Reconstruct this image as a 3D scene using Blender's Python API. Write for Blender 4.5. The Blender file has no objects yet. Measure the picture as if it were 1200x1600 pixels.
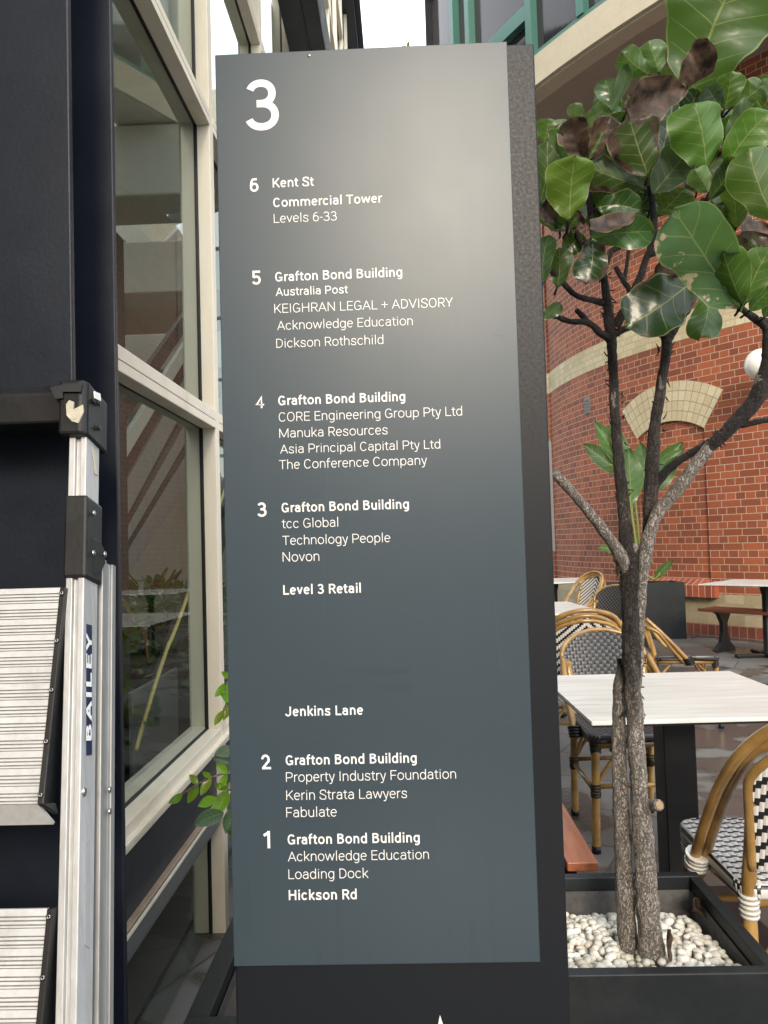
import bpy, bmesh, math, random
from mathutils import Vector, Matrix, noise
random.seed(7)
sc = bpy.context.scene
COL = sc.collection
R = math.radians

# ------------------------------------------------------------------ camera
F_PX = 1200.0
EYE = Vector((0, 0, 1.25))
_pitch, _roll, _yaw = R(2.24), R(1.66), R(1.57)
FWD = Vector((-math.sin(_yaw)*math.cos(_pitch), math.cos(_yaw)*math.cos(_pitch), math.sin(_pitch)))
_r0 = Vector((math.cos(_yaw), math.sin(_yaw), 0)); _u0 = _r0.cross(FWD)
RGT = math.cos(_roll)*_r0 - math.sin(_roll)*_u0
UPV = math.sin(_roll)*_r0 + math.cos(_roll)*_u0
cd = bpy.data.cameras.new('camera'); cd.lens = 27.0; cd.sensor_width = 36; cd.clip_start = .02; cd.clip_end = 500
cam = bpy.data.objects.new('camera', cd); COL.objects.link(cam)
m3 = Matrix((RGT, UPV, -FWD)).transposed()
cam.matrix_world = Matrix.Translation(EYE) @ m3.to_4x4()
sc.camera = cam

# ------------------------------------------------------------------ light
SUN_EL, SUN_AZ = R(24.3), R(175.5)          # behind the photographer, slightly to the right (bearing clockwise from +Y)
w = bpy.data.worlds.new('World'); sc.world = w; w.use_nodes = True
nt = w.node_tree; nt.nodes.clear()
sky = nt.nodes.new('ShaderNodeTexSky'); sky.sky_type = 'NISHITA'; sky.sun_disc = False
sky.sun_elevation = SUN_EL; sky.sun_rotation = SUN_AZ; sky.air_density = 1.0; sky.dust_density = 3.0
mixw = nt.nodes.new('ShaderNodeMix'); mixw.data_type = 'RGBA'; mixw.inputs[0].default_value = .8
mixw.inputs[7].default_value = (9.0, 9.3, 9.6, 1)      # the cloud cover
bgw = nt.nodes.new('ShaderNodeBackground'); bgw.inputs[1].default_value = .11
ow = nt.nodes.new('ShaderNodeOutputWorld')
nt.links.new(sky.outputs[0], mixw.inputs[6]); nt.links.new(mixw.outputs[2], bgw.inputs[0]); nt.links.new(bgw.outputs[0], ow.inputs[0])
sl = bpy.data.lights.new('sun', 'SUN'); sl.energy = 1.0; sl.angle = R(14); sl.color = (1, .85, .67)
sun = bpy.data.objects.new('sun', sl); COL.objects.link(sun)
sd = Vector((math.sin(SUN_AZ)*math.cos(SUN_EL), math.cos(SUN_AZ)*math.cos(SUN_EL), math.sin(SUN_EL)))
sun.rotation_euler = sd.to_track_quat('Z', 'Y').to_euler()
sc.view_settings.view_transform = 'Standard'; sc.view_settings.look = 'None'
sc.view_settings.exposure = 1.5; sc.view_settings.gamma = 1
sc.cycles.max_bounces = 10; sc.cycles.transparent_max_bounces = 12

# ------------------------------------------------------------------ pixel -> point (photo pixels, 1200 x 1600)
def ray(x, y): return FWD + RGT*((x-600)/F_PX) - UPV*((y-800)/F_PX)
def at(x, y, Y):
    d = ray(x, y); return EYE + d*(Y/d.y)
def atx(x, y, X):
    d = ray(x, y); return EYE + d*(X/d.x)
def atz(x, y, Z):
    d = ray(x, y); return EYE + d*((Z-1.25)/d.z)

# ------------------------------------------------------------------ object helpers
def tag(o, label=None, cat=None, group=None, kind=None):
    for k, v in (('label', label), ('category', cat), ('group', group), ('kind', kind)):
        if v: o[k] = v
    return o
def thing(name, label, cat, loc=(0, 0, 0), rz=0, group=None):
    o = bpy.data.objects.new(name, None); COL.objects.link(o)
    o.empty_display_size = .1
    o.location = loc; o.rotation_euler = (0, 0, rz)
    return tag(o, label, cat, group)
def children(o): return [c for c in bpy.data.objects if c.parent == o]
def copy_tree(o, parent=None):
    c = o.copy(); COL.objects.link(c)
    if parent is not None: c.parent = parent
    for ch in children(o): copy_tree(ch, c)
    return c

class MB:
    """collects vertices and faces; build() links them as ONE mesh object"""
    def __init__(s): s.v = []; s.f = []; s.m = []; s.uv = {}; s.mi = 0; s.sm = []; s.smooth = False
    def face(s, idx, uvs=None):
        s.f.append(idx); s.m.append(s.mi); s.sm.append(s.smooth)
        if uvs: s.uv[len(s.f)-1] = uvs
    def box(s, x0, x1, y0, y1, z0, z1, M=None):
        n = len(s.v)
        for z in (z0, z1):
            for x, y in ((x0, y0), (x1, y0), (x1, y1), (x0, y1)):
                p = Vector((x, y, z)); s.v.append(M @ p if M else p)
        for q in ((0, 3, 2, 1), (4, 5, 6, 7), (0, 1, 5, 4), (1, 2, 6, 5), (2, 3, 7, 6), (3, 0, 4, 7)):
            s.face([n+i for i in q])
        return s
    def quad(s, a, b, c, d, uvs=None):
        n = len(s.v); s.v += [Vector(a), Vector(b), Vector(c), Vector(d)]; s.face([n, n+1, n+2, n+3], uvs); return s
    def prism(s, pts, ext):
        """closed polygon pts (counter-clockwise seen against ext) extruded by vector ext"""
        n = len(s.v); k = len(pts); e = Vector(ext)
        s.v += [Vector(p) for p in pts] + [Vector(p)+e for p in pts]
        s.face([n+i for i in reversed(range(k))]); s.face([n+k+i for i in range(k)])
        for i in range(k):
            j = (i+1) % k; s.face([n+i, n+j, n+k+j, n+k+i])
        return s
    def tube(s, pts, rad, seg=10, cap=True, jit=0):
        pts = [Vector(p) for p in pts]; k = len(pts)
        if not hasattr(rad, '__len__'): rad = [rad]*k
        n0 = len(s.v); up = None; sm = s.smooth
        for i, p in enumerate(pts):
            t = (pts[min(i+1, k-1)]-pts[max(i-1, 0)]).normalized()
            if up is None:
                up = Vector((0, 0, 1)) if abs(t.z) < .9 else Vector((0, 1, 0))
            up = (up - t*up.dot(t)).normalized(); sd_ = t.cross(up)
            for j in range(seg):
                a = 2*math.pi*j/seg
                r = rad[i]
                if jit:
                    q = p + (up*math.cos(a)+sd_*math.sin(a))*r
                    r *= 1 + jit*(noise.noise(Vector((q.x*70, q.y*70, q.z*26)))+.7*noise.noise(q*150))
                s.v.append(p + (up*math.cos(a)+sd_*math.sin(a))*r)
        s.smooth = True
        for i in range(k-1):
            for j in range(seg):
                a = n0+i*seg+j; b = n0+i*seg+(j+1) % seg
                s.face([a, b, b+seg, a+seg], [(j/seg, i), ((j+1)/seg, i), ((j+1)/seg, i+1), (j/seg, i+1)])
        s.smooth = sm
        if cap:
            s.face([n0+j for j in reversed(range(seg))]); s.face([n0+(k-1)*seg+j for j in range(seg)])
        return s
    def ball(s, c, r, seg=16, ring=10, M=None):
        n0 = len(s.v); c = Vector(c)
        if not hasattr(r, '__len__'): r = (r, r, r)
        for i in range(ring+1):
            th = math.pi*i/ring
            for j in range(seg):
                ph = 2*math.pi*j/seg
                p = Vector((r[0]*math.sin(th)*math.cos(ph), r[1]*math.sin(th)*math.sin(ph), r[2]*math.cos(th)))
                s.v.append((M @ p if M else p)+c)
        sm = s.smooth; s.smooth = True
        for i in range(ring):
            for j in range(seg):
                a = n0+i*seg+j; b = n0+i*seg+(j+1) % seg
                s.face([a, a+seg, b+seg, b])
        s.smooth = sm
        return s
    def build(s, name, mats, parent=None, bevel=0, label=None, offset=None, segs=2):
        me = bpy.data.meshes.new(name)
        off = Vector(offset) if offset is not None else Vector((0, 0, 0))
        me.from_pydata([tuple(p-off) for p in s.v], [], s.f)
        if not isinstance(mats, (list, tuple)): mats = [mats]
        for m in mats: me.materials.append(m)
        me.polygons.foreach_set('material_index', s.m)
        me.polygons.foreach_set('use_smooth', s.sm)
        if s.uv:
            ul = me.uv_layers.new(name='UVMap')
            for fi, uvs in s.uv.items():
                for li, uv in zip(me.polygons[fi].loop_indices, uvs): ul.data[li].uv = uv
        me.validate(); me.update()
        o = bpy.data.objects.new(name, me); COL.objects.link(o)
        if parent is not None: o.parent = parent
        if bevel:
            b = o.modifiers.new('bevel', 'BEVEL'); b.width = bevel; b.segments = segs; b.limit_method = 'ANGLE'; b.angle_limit = R(40)
        if label: o['label'] = label
        return o
def base(o): return o.location
def crom(P, n=8):
    P = [Vector(p) for p in P]; out = []
    for i in range(len(P)-1):
        a = P[max(i-1, 0)]; b = P[i]; c = P[i+1]; d = P[min(i+2, len(P)-1)]
        for k in range(n):
            t = k/n
            out.append(.5*((2*b)+(c-a)*t+(2*a-5*b+4*c-d)*t*t+(3*b-a-3*c+d)*t**3))
    out.append(P[-1]); return out
def lerp(a, b, t): return a+(b-a)*t
def interp(x, xs, ys):
    for i in range(len(xs)-1):
        if x <= xs[i+1]: return lerp(ys[i], ys[i+1], (x-xs[i])/(xs[i+1]-xs[i]))
    return ys[-1]

# ------------------------------------------------------------------ materials
class NT:
    def __init__(s, name):
        s.mat = bpy.data.materials.new(name); s.mat.use_nodes = True
        s.t = s.mat.node_tree; s.b = s.t.nodes['Principled BSDF']; s.out = s.t.nodes['Material Output']
    def n(s, typ, **kw):
        nd = s.t.nodes.new(typ)
        for k, v in kw.items(): setattr(nd, k, v)
        return nd
    def l(s, a, b): s.t.links.new(a, b)
    def set(s, sock, val):
        if hasattr(val, 'is_output') or isinstance(val, bpy.types.NodeSocket): s.l(val, sock)
        else: sock.default_value = val
    def math(s, op, a, b=0.0, c=0.0, clamp=False):
        nd = s.n('ShaderNodeMath', operation=op, use_clamp=clamp)
        s.set(nd.inputs[0], a); s.set(nd.inputs[1], b); s.set(nd.inputs[2], c)
        return nd.outputs[0]
    def mix(s, fac, a, b, blend='MIX'):
        nd = s.n('ShaderNodeMix', data_type='RGBA', blend_type=blend)
        s.set(nd.inputs[0], fac)
        for i, v in ((6, a), (7, b)):
            if isinstance(v, tuple): v = (v[0], v[1], v[2], 1)
            s.set(nd.inputs[i], v)
        return nd.outputs[2]
    def coord(s, which='Object'): return s.n('ShaderNodeTexCoord').outputs[which]
    def mapping(s, vec, scale=(1, 1, 1), loc=(0, 0, 0), rot=(0, 0, 0)):
        nd = s.n('ShaderNodeMapping'); s.l(vec, nd.inputs[0])
        nd.inputs['Scale'].default_value = scale; nd.inputs['Location'].default_value = loc; nd.inputs['Rotation'].default_value = rot
        return nd.outputs[0]
    def noise(s, vec, scale, detail=4, rough=.55):
        nd = s.n('ShaderNodeTexNoise'); s.l(vec, nd.inputs['Vector'])
        nd.inputs['Scale'].default_value = scale; nd.inputs['Detail'].default_value = detail; nd.inputs['Roughness'].default_value = rough
        return nd.outputs['Fac']
    def ramp(s, fac, stops):
        nd = s.n('ShaderNodeValToRGB'); s.l(fac, nd.inputs[0]); e = nd.color_ramp.elements
        while len(e) < len(stops): e.new(.5)
        for el, (p, c) in zip(e, stops):
            el.position = p; el.color = (c, c, c, 1) if not isinstance(c, tuple) else (*c, 1)
        return nd.outputs[0]
    def bump(s, h, dist=.002, strength=.5):
        nd = s.n('ShaderNodeBump'); nd.inputs['Distance'].default_value = dist; nd.inputs['Strength'].default_value = strength
        s.l(h, nd.inputs['Height']); s.l(nd.outputs[0], s.b.inputs['Normal']); return nd.outputs[0]
    def color(s, v): s.set(s.b.inputs['Base Color'], (*v, 1) if isinstance(v, tuple) else v); return s
    def rough(s, v): s.set(s.b.inputs['Roughness'], v); return s
    def metal(s, v): s.set(s.b.inputs['Metallic'], v); return s
    def spec(s, v): s.set(s.b.inputs['Specular IOR Level'], v); return s

def plain(name, col, rough=.5, metal=0, var=.15, scale=6, bump=0, bscale=60, spec=.5, dirt=None, stretch=(1, 1, 1)):
    """painted / cast surface: slightly uneven colour and gloss, optional bump and dirt"""
    t = NT(name); co = t.mapping(t.coord(), stretch)
    n1 = t.noise(co, scale, 5); n2 = t.noise(co, scale*7, 3)
    f = t.math('MULTIPLY_ADD', t.math('ADD', n1, n2), .5, 0)
    a = tuple(c*(1-var) for c in col); b = tuple(min(1, c*(1+var)) for c in col)
    c = t.mix(t.ramp(f, [(.3, 0.0), (.7, 1.0)]), a, b)
    if dirt: c = t.mix(t.ramp(t.noise(co, scale*.8, 8, .7), [(.52, 0.0), (.72, dirt[1])]), c, dirt[0])
    t.color(c); t.metal(metal); t.spec(spec)
    t.rough(t.math('MULTIPLY_ADD', t.math('SUBTRACT', n1, .5), .35, rough))
    if bump: t.bump(t.noise(co, bscale, 4), bump)
    return t.mat

M = {}
M['cream_frame'] = plain('cream_frame', (.72, .67, .55), .38, 0, .06, 3, .0004, 40, dirt=((.3, .25, .17), .35), stretch=(1, 1, .25))
M['gasket'] = plain('black_gasket', (.012, .013, .016), .45)
M['navy_paint'] = plain('navy_paint', (.0125, .0165, .025), .36, 0, .15, 5, .0006, 130, spec=.32, dirt=((.022, .028, .04), .25))
M['spandrel'] = plain('spandrel_paint', (.022, .026, .033), .45, 0, .2, 4, .0005, 30)
M['ledge'] = plain('weathered_ledge', (.28, .21, .15), .8, 0, .3, 20, .001, 60)
M['grey_rail'] = plain('grey_rail', (.12, .125, .125), .4, 0, .1, 5)
M['post'] = plain('charcoal_stone', (.0085, .0108, .0145), .44, 0, .12, 190, .0001, 320, spec=.26, dirt=((.014, .0175, .023), .15))
M['planter'] = plain('charcoal_planter', (.0095, .0125, .015), .5, 0, .25, 6, .0006, 60, spec=.28, dirt=((.032, .033, .033), .5))
M['planter_in'] = plain('planter_inside', (.07, .069, .066), .7, 0, .5, 9, .001, 50)
M['black_plastic'] = plain('black_plastic', (.0105, .0108, .0115), .48, 0, .2, 12, .0006, 120, spec=.35, dirt=((.04, .04, .04), .4))
M['black_metal'] = plain('black_metal', (.0075, .0085, .0105), .4, 0, .15, 8, spec=.35)
M['alu'] = plain('brushed_aluminium', (.53, .535, .53), .38, .3, .18, 20, .0004, 150, dirt=((.24, .24, .24), .55), stretch=(1, 1, .12))
M['alu_dull'] = plain('dull_aluminium', (.33, .33, .32), .42, .5, .15, 16, .0003, 120, stretch=(1, 1, .1))
M['tread_alu'] = plain('tread_aluminium', (.56, .565, .56), .45, .05, .12, 10, .0003, 150, dirt=((.3, .3, .29), .5), stretch=(1.5, 1, 1.5))
M['alu_groove'] = plain('groove_grime', (.27, .27, .265), .6, 0, .3, 20)
M['branch_cut'] = plain('branch_cut', (.3, .21, .12), .8, 0, .3, 60)
M['rivet'] = plain('rivet_steel', (.5, .5, .49), .3, 1, .05)
M['tape'] = plain('silver_tape', (.42, .42, .43), .5, .2, .08, 10)
M['torn'] = plain('torn_label', (.5, .46, .36), .7, 0, .3, 60, .001, 90)
M['vinyl'] = plain('white_vinyl', (.84, .84, .82), .5, 0, .02, 30)
M['navy_label'] = plain('navy_label', (.012, .02, .06), .4)
M['bamboo'] = None
M['table_top'] = None
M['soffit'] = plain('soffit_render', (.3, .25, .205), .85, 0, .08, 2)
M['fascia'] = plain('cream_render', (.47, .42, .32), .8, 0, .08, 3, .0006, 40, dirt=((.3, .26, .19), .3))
M['green_frame'] = plain('green_frame', (.045, .14, .115), .4, 0, .12, 3)
M['dark_glass'] = plain('dark_glass_backing', (.022, .021, .024), .1, 0, .2, 1)
M['white_globe'] = plain('opal_globe', (.82, .81, .77), .25, 0, .03)
M['rust_brown'] = plain('red_brown_paint', (.075, .045, .04), .5, 0, .2, 3)
M['interior_wall'] = plain('interior_wall', (.52, .5, .42), .7, 0, .1, 1.5)
M['interior_white'] = plain('interior_white', (.7, .68, .6), .6, 0, .06, 2)
M['interior_grey'] = plain('interior_grey', (.36, .345, .31), .6, 0, .15, 2)
M['interior_dark'] = plain('interior_dark', (.05, .045, .04), .6, 0, .2, 2)
M['yellow_strip'] = plain('yellow_strip', (.75, .6, .2), .4)
M['vent'] = plain('vent_grey', (.16, .16, .16), .6)
M['bark'] = None

def wood(name, a, b, rough=.45, axis=1):
    t = NT(name); sc_ = [14, 14, 14]; sc_[axis] = .9
    co = t.mapping(t.coord(), tuple(sc_))
    n1 = t.noise(co, 3.5, 6, .6); n2 = t.noise(co, 12, 3)
    t.color(t.mix(t.ramp(t.math('MULTIPLY_ADD', n2, .35, t.math('MULTIPLY', n1, .7)), [(.35, 0.0), (.7, 1.0)]), a, b))
    t.rough(rough); t.bump(n1, .0008, .4); return t.mat
M['jarrah'] = wood('oiled_red_timber', (.24, .07, .03), (.42, .15, .07), .4, 1)
M['bench_wood'] = wood('bench_timber', (.14, .045, .025), (.25, .09, .05), .4, 0)

def bamboo():
    t = NT('bamboo_cane'); co = t.coord()
    n1 = t.noise(t.mapping(co, (8, 8, 8)), 1.5, 4); n2 = t.noise(co, 90, 2)
    c = t.mix(t.ramp(n1, [(.3, 0.0), (.72, 1.0)]), (.17, .09, .022), (.43, .26, .08))
    c = t.mix(t.ramp(t.noise(co, 21, 3), [(.64, 0.0), (.72, .6)]), c, (.16, .075, .02))
    t.color(c); t.rough(t.math('MULTIPLY_ADD', n2, .2, .22)); t.b.inputs['Coat Weight'].default_value = .3
    t.bump(n1, .0008, .3); return t.mat
M['bamboo'] = bamboo()

def bark(name, a, b, c, low=None):
    t = NT(name); co = t.coord(); cs = t.mapping(co, (1, 1, .22))
    n1 = t.noise(t.mapping(co, (1, 1, .35)), 85, 8, .72); n2 = t.noise(co, 9, 4)
    wn = t.n('ShaderNodeTexNoise'); t.l(co, wn.inputs['Vector']); wn.inputs['Scale'].default_value = 70; wn.inputs['Detail'].default_value = 5
    ad = t.n('ShaderNodeMix', data_type='RGBA', blend_type='LINEAR_LIGHT'); ad.inputs[0].default_value = .012; t.l(cs, ad.inputs[6]); t.l(wn.outputs['Color'], ad.inputs[7])
    vn = t.n('ShaderNodeTexVoronoi', feature='DISTANCE_TO_EDGE'); t.l(ad.outputs[2], vn.inputs['Vector']); vn.inputs['Scale'].default_value = 185
    crack = t.ramp(vn.outputs['Distance'], [(.0, 0.2), (.16, 1.0)])
    col = t.mix(t.ramp(n1, [(.32, 0.0), (.68, 1.0)]), a, b)
    col = t.mix(t.ramp(n2, [(.5, 0.0), (.68, .65)]), col, c)
    col = t.mix(t.math('SUBTRACT', 1.0, crack), col, tuple(x*.6 for x in a))
    if low:       # dry grey below, darkened by wet further up; pale flecks where bark has flaked off
        sp = t.n('ShaderNodeSeparateXYZ'); t.l(co, sp.inputs[0])
        f = t.math('MULTIPLY', t.math('SUBTRACT', t.math('MULTIPLY_ADD', t.noise(t.mapping(co, (1, 1, .35)), 26, 4), .5, sp.outputs[2]), .76), 7.0, clamp=True)
        lowc = t.mix(t.math('SUBTRACT', 1.0, crack), t.mix(t.ramp(n1, [(.32, 0.0), (.68, 1.0)]), low[0], low[1]), tuple(x*.6 for x in low[0]))
        col = t.mix(f, lowc, col)
        fl = t.ramp(t.noise(t.mapping(co, (1, 1, .3)), 48, 4, .6), [(.6, 0.0), (.66, .8)])
        col = t.mix(fl, col, low[1])
    t.color(col); t.rough(.78)
    t.bump(t.math('ADD', t.math('MULTIPLY', crack, .9), t.math('MULTIPLY', n1, 1.4)), .007, 1.0); return t.mat
M['bark_grey'] = bark('grey_bark', (.2, .175, .15), (.47, .425, .375), (.3, .24, .2))
M['bark_dark'] = bark('wet_dark_bark', (.018, .0135, .012), (.08, .062, .053), (.13, .105, .09), ((.2, .175, .15), (.47, .425, .375)))
M['bark_twig'] = bark('black_twig_bark', (.008, .007, .007), (.035, .027, .023), (.06, .05, .045))

def tabletop():
    t = NT('pale_stone_laminate'); co = t.mapping(t.coord(), (1.2, 9, 1), rot=(0, 0, R(52)))
    n1 = t.noise(co, 2.2, 6, .6); n2 = t.noise(t.mapping(t.coord(), (2, 30, 1), rot=(0, 0, R(52))), 1.2, 5, .7)
    f = t.math('MULTIPLY_ADD', n2, .5, t.math('MULTIPLY', n1, .5))
    t.color(t.mix(t.ramp(f, [(.36, 0.0), (.62, 1.0)]), (.5, .49, .46), (.74, .735, .71))); t.rough(.32); return t.mat
M['table_top'] = tabletop()

def brick(name, col_a, col_b, mortar, english=True, w=.24, h=.086):
    t = NT(name); uv = t.coord('UV')
    def br(width, off):
        nd = t.n('ShaderNodeTexBrick'); t.l(t.mapping(uv, (1, 1, 1), (off, 0, 0)), nd.inputs['Vector'])
        nd.offset = 0 if english else .5; nd.offset_frequency = 2
        for k, v in (('Scale', 1.0), ('Mortar Size', .0045), ('Mortar Smooth', .12), ('Brick Width', width), ('Row Height', h), ('Bias', 0.0)):
            nd.inputs[k].default_value = v
        nd.inputs['Color1'].default_value = (0, 0, 0, 1); nd.inputs['Color2'].default_value = (1, 1, 1, 1); nd.inputs['Mortar'].default_value = (.5, .5, .5, 1)
        return nd
    A = br(w, 0); fac, rnd = A.outputs['Fac'], A.outputs['Color']
    if english is True:
        B = br(w/2, w*.25)
        sep = t.n('ShaderNodeSeparateXYZ'); t.l(uv, sep.inputs[0])
        row = t.math('GREATER_THAN', t.math('FLOORED_MODULO', t.math('FLOOR', t.math('DIVIDE', sep.outputs[1], h)), 2.0), .5)
        mf = t.n('ShaderNodeMix', data_type='FLOAT'); t.l(row, mf.inputs[0]); t.l(fac, mf.inputs[2]); t.l(B.outputs['Fac'], mf.inputs[3]); fac = mf.outputs[0]
        rnd = t.mix(row, rnd, B.outputs['Color'])
    n1 = t.noise(uv, 26, 4); n2 = t.noise(uv, 1.2, 3)
    col = t.mix(rnd, col_a, col_b)
    col = t.mix(t.math('MULTIPLY', t.ramp(n1, [(.3, 0.0), (.75, 1.0)]), .35), col, tuple(c*.55 for c in col_a))
    col = t.mix(t.ramp(n2, [(.5, 0.0), (.8, .3)]), col, tuple(c*.6 for c in col_b))
    col = t.mix(fac, col, mortar)
    t.color(col); t.rough(.75)
    t.bump(t.math('MULTIPLY_ADD', n1, .25, t.math('SUBTRACT', 1.0, fac)), .006, .7); return t.mat
M['red_brick'] = brick('red_brick', (.21, .056, .028), (.41, .112, .046), (.47, .37, .27))
M['cream_brick'] = brick('cream_brick', (.52, .44, .27), (.68, .6, .41), (.43, .34, .22))
M['cream_arch'] = brick('cream_arch_brick', (.56, .48, .31), (.7, .62, .44), (.3, .23, .14), 'stack', .105, .125)
M['red_sill'] = brick('red_sill_brick', (.24, .055, .03), (.4, .1, .045), (.6, .46, .34), False, .086, .3)
M['red_plinth'] = brick('dark_red_plinth_brick', (.15, .045, .03), (.25, .07, .045), (.36, .27, .2), False, .1, .24)
M['cream_base'] = brick('cream_base_brick', (.34, .28, .17), (.48, .41, .27), (.36, .3, .22), False, .24, .13)

def paving():
    t = NT('bluestone_paving'); co = t.coord()
    m = t.mapping(co, (1, 1, 1), (.13, .2, 0), rot=(0, 0, R(28)))
    br = t.n('ShaderNodeTexBrick'); t.l(m, br.inputs['Vector'])
    for k, v in (('Scale', 1.0), ('Mortar Size', .006), ('Mortar Smooth', .2), ('Brick Width', .62), ('Row Height', .42), ('Bias', 0.0)): br.inputs[k].default_value = v
    br.inputs['Color1'].default_value = (.115, .113, .11, 1); br.inputs['Color2'].default_value = (.175, .172, .166, 1); br.inputs['Mortar'].default_value = (.06, .055, .05, 1)
    n1 = t.noise(co, 5, 6, .6); n2 = t.noise(co, 45, 4)
    wet = t.ramp(t.math('MULTIPLY_ADD', n1, .12, t.noise(co, 1.5, 3, .5)), [(.57, 0.0), (.6, 1.0)])
    c = t.mix(t.math('MULTIPLY', n2, .4), br.outputs['Color'], (.09, .085, .08))
    c = t.mix(t.math('MULTIPLY', wet, .7), c, (.045, .039, .036))
    t.color(c); t.rough(t.math('MULTIPLY_ADD', wet, -.42, .68))
    t.bump(t.math('MULTIPLY_ADD', n2, .3, t.math('SUBTRACT', 1.0, br.outputs['Fac'])), .003, .5); return t.mat
M['paving'] = paving()

def panel():
    t = NT('slate_grey_panel'); co = t.coord()
    st = t.noise(t.mapping(co, (90, 1, 1.4)), 1, 5, .65); bl = t.noise(co, 3.2, 4); fine = t.noise(co, 220, 2)
    runs = t.noise(t.mapping(co, (26, 1, 1.1)), 1, 6, .7)
    sz = t.n('ShaderNodeSeparateXYZ'); t.l(co, sz.inputs[0])
    low = t.math('MULTIPLY', t.math('SUBTRACT', .86, sz.outputs[2]), 3.0, clamp=True)
    drip = t.math('MULTIPLY', t.ramp(t.noise(t.mapping(co, (55, 1, 2.2)), 1, 3, .5), [(.57, 0.0), (.63, .3)]), low)
    smear = t.ramp(t.noise(t.mapping(co, (2.2, 1, 5)), 2.4, 6, .65), [(.55, 0.0), (.75, .22)])
    t.color(t.mix(smear, t.mix(drip, t.mix(t.math('MULTIPLY', st, .5), (.039, .0585, .074), (.045, .066, .083)), (.03, .0445, .056)), (.054, .073, .088)))
    t.rough(t.math('ADD', t.math('MULTIPLY_ADD', st, .02, .3), t.math('ADD', t.math('MULTIPLY', bl, .08), t.math('MULTIPLY', t.ramp(runs, [(.6, 0.0), (.72, 1.0)]), .03))))
    t.spec(.37); t.b.inputs['Metallic'].default_value = .03
    t.bump(t.math('MULTIPLY_ADD', fine, .3, bl), .0006, .25); return t.mat
M['panel'] = panel()
M['ghost'] = plain('ghost_adhesive', (.0405, .06, .0755), .34, 0, .03, 60, spec=.4)
M['scratch'] = plain('fine_scratch', (.062, .08, .094), .5, 0, .05)

def glass():
    t = NT('window_glass'); t.t.nodes.remove(t.b)
    gl = t.n('ShaderNodeBsdfGlossy'); gl.inputs['Roughness'].default_value = 0.004; gl.inputs['Color'].default_value = (.95, 1, .97, 1)
    tr = t.n('ShaderNodeBsdfTransparent'); tr.inputs['Color'].default_value = (.68, .73, .71, 1)
    fr = t.n('ShaderNodeFresnel'); fr.inputs['IOR'].default_value = 1.55
    f = t.math('MULTIPLY', fr.outputs[0], 1.5, clamp=True)
    mx = t.n('ShaderNodeMixShader'); t.l(f, mx.inputs[0]); t.l(tr.outputs[0], mx.inputs[1]); t.l(gl.outputs[0], mx.inputs[2]); t.l(mx.outputs[0], t.out.inputs[0])
    return t.mat
M['glass'] = glass()

def weave(name, kind, dark=(.012, .012, .014), light=(.72, .71, .68)):
    """woven plastic strands; UV in metres"""
    t = NT(name); sep = t.n('ShaderNodeSeparateXYZ'); t.l(t.coord('UV'), sep.inputs[0]); u, v = sep.outputs[0], sep.outputs[1]
    if kind == 'dots':
        us = t.math('MULTIPLY', u, 62.0); vs = t.math('MULTIPLY', v, 62.0)
        par = t.math('FLOORED_MODULO', t.math('ADD', t.math('FLOOR', us), t.math('FLOOR', vs)), 2.0)
        fu = t.math('ABSOLUTE', t.math('SUBTRACT', t.math('FRACT', us), .5)); fv = t.math('ABSOLUTE', t.math('SUBTRACT', t.math('FRACT', vs), .5))
        edge = t.math('MAXIMUM', fu, fv); fac = t.math('MULTIPLY', t.math('GREATER_THAN', par, .5), t.math('LESS_THAN', edge, .44))
        h = t.math('SUBTRACT', 1.0, t.math('MULTIPLY', edge, 2.0))
    else:
        K_ = 95.0 if kind == 'chevron' else 62.0; us = t.math('MULTIPLY', u, K_); uq = t.math('DIVIDE', t.math('FLOOR', us), K_)
        if kind == 'chevron':
            sl_ = t.math('ABSOLUTE', uq); s_ = t.math('MULTIPLY', t.math('ADD', v, t.math('MULTIPLY', sl_, .95)), 23.0)
        else:
            sl_ = t.math('FLOORED_MODULO', t.math('FLOOR', us), 2.0); s_ = t.math('MULTIPLY_ADD', sl_, .2, t.math('MULTIPLY', v, 31.0))
        fac = t.math('LESS_THAN', t.math('FRACT', s_), .56 if kind == 'chevron' else .7)
        fu = t.math('ABSOLUTE', t.math('SUBTRACT', t.math('FRACT', us), .5))
        fs = t.math('ABSOLUTE', t.math('SUBTRACT', t.math('FRACT', s_), .28))
        fac = t.math('MULTIPLY', fac, t.math('LESS_THAN', fu, .485))
        h = t.math('SUBTRACT', 1.0, t.math('MAXIMUM', t.math('MULTIPLY', fu, 1.6), fs))
    lt = t.mix(t.math('MULTIPLY', t.noise(t.coord(), 18, 3), .5), light, tuple(c*.7 for c in light))
    t.color(t.mix(fac, dark, lt)); t.rough(.38); t.bump(h, .004, .7); return t.mat
M['weave_dots'] = weave('black_grey_weave', 'dots', (.008, .008, .01), (.095, .095, .1))
M['weave_chevron'] = weave('black_white_chevron_weave', 'chevron')
M['weave_rows'] = weave('white_black_row_weave', 'rows')
M['white_binding'] = plain('white_binding', (.72, .71, .67), .4)
M['white_stone'] = None
def pebble():
    t = NT('white_pebble'); co = t.coord(); n1 = t.noise(co, 25, 4); n2 = t.noise(co, 7, 3)
    c = t.mix(t.ramp(n1, [(.35, 0.0), (.7, 1.0)]), (.47, .43, .35), (.82, .8, .74))
    c = t.mix(t.ramp(n2, [(.56, 0.0), (.72, .5)]), c, (.5, .49, .3))
    t.color(c); t.rough(.55); t.b.inputs['Subsurface Weight'].default_value = 0; t.bump(n1, .001, .3); return t.mat
M['white_stone'] = pebble()

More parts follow.
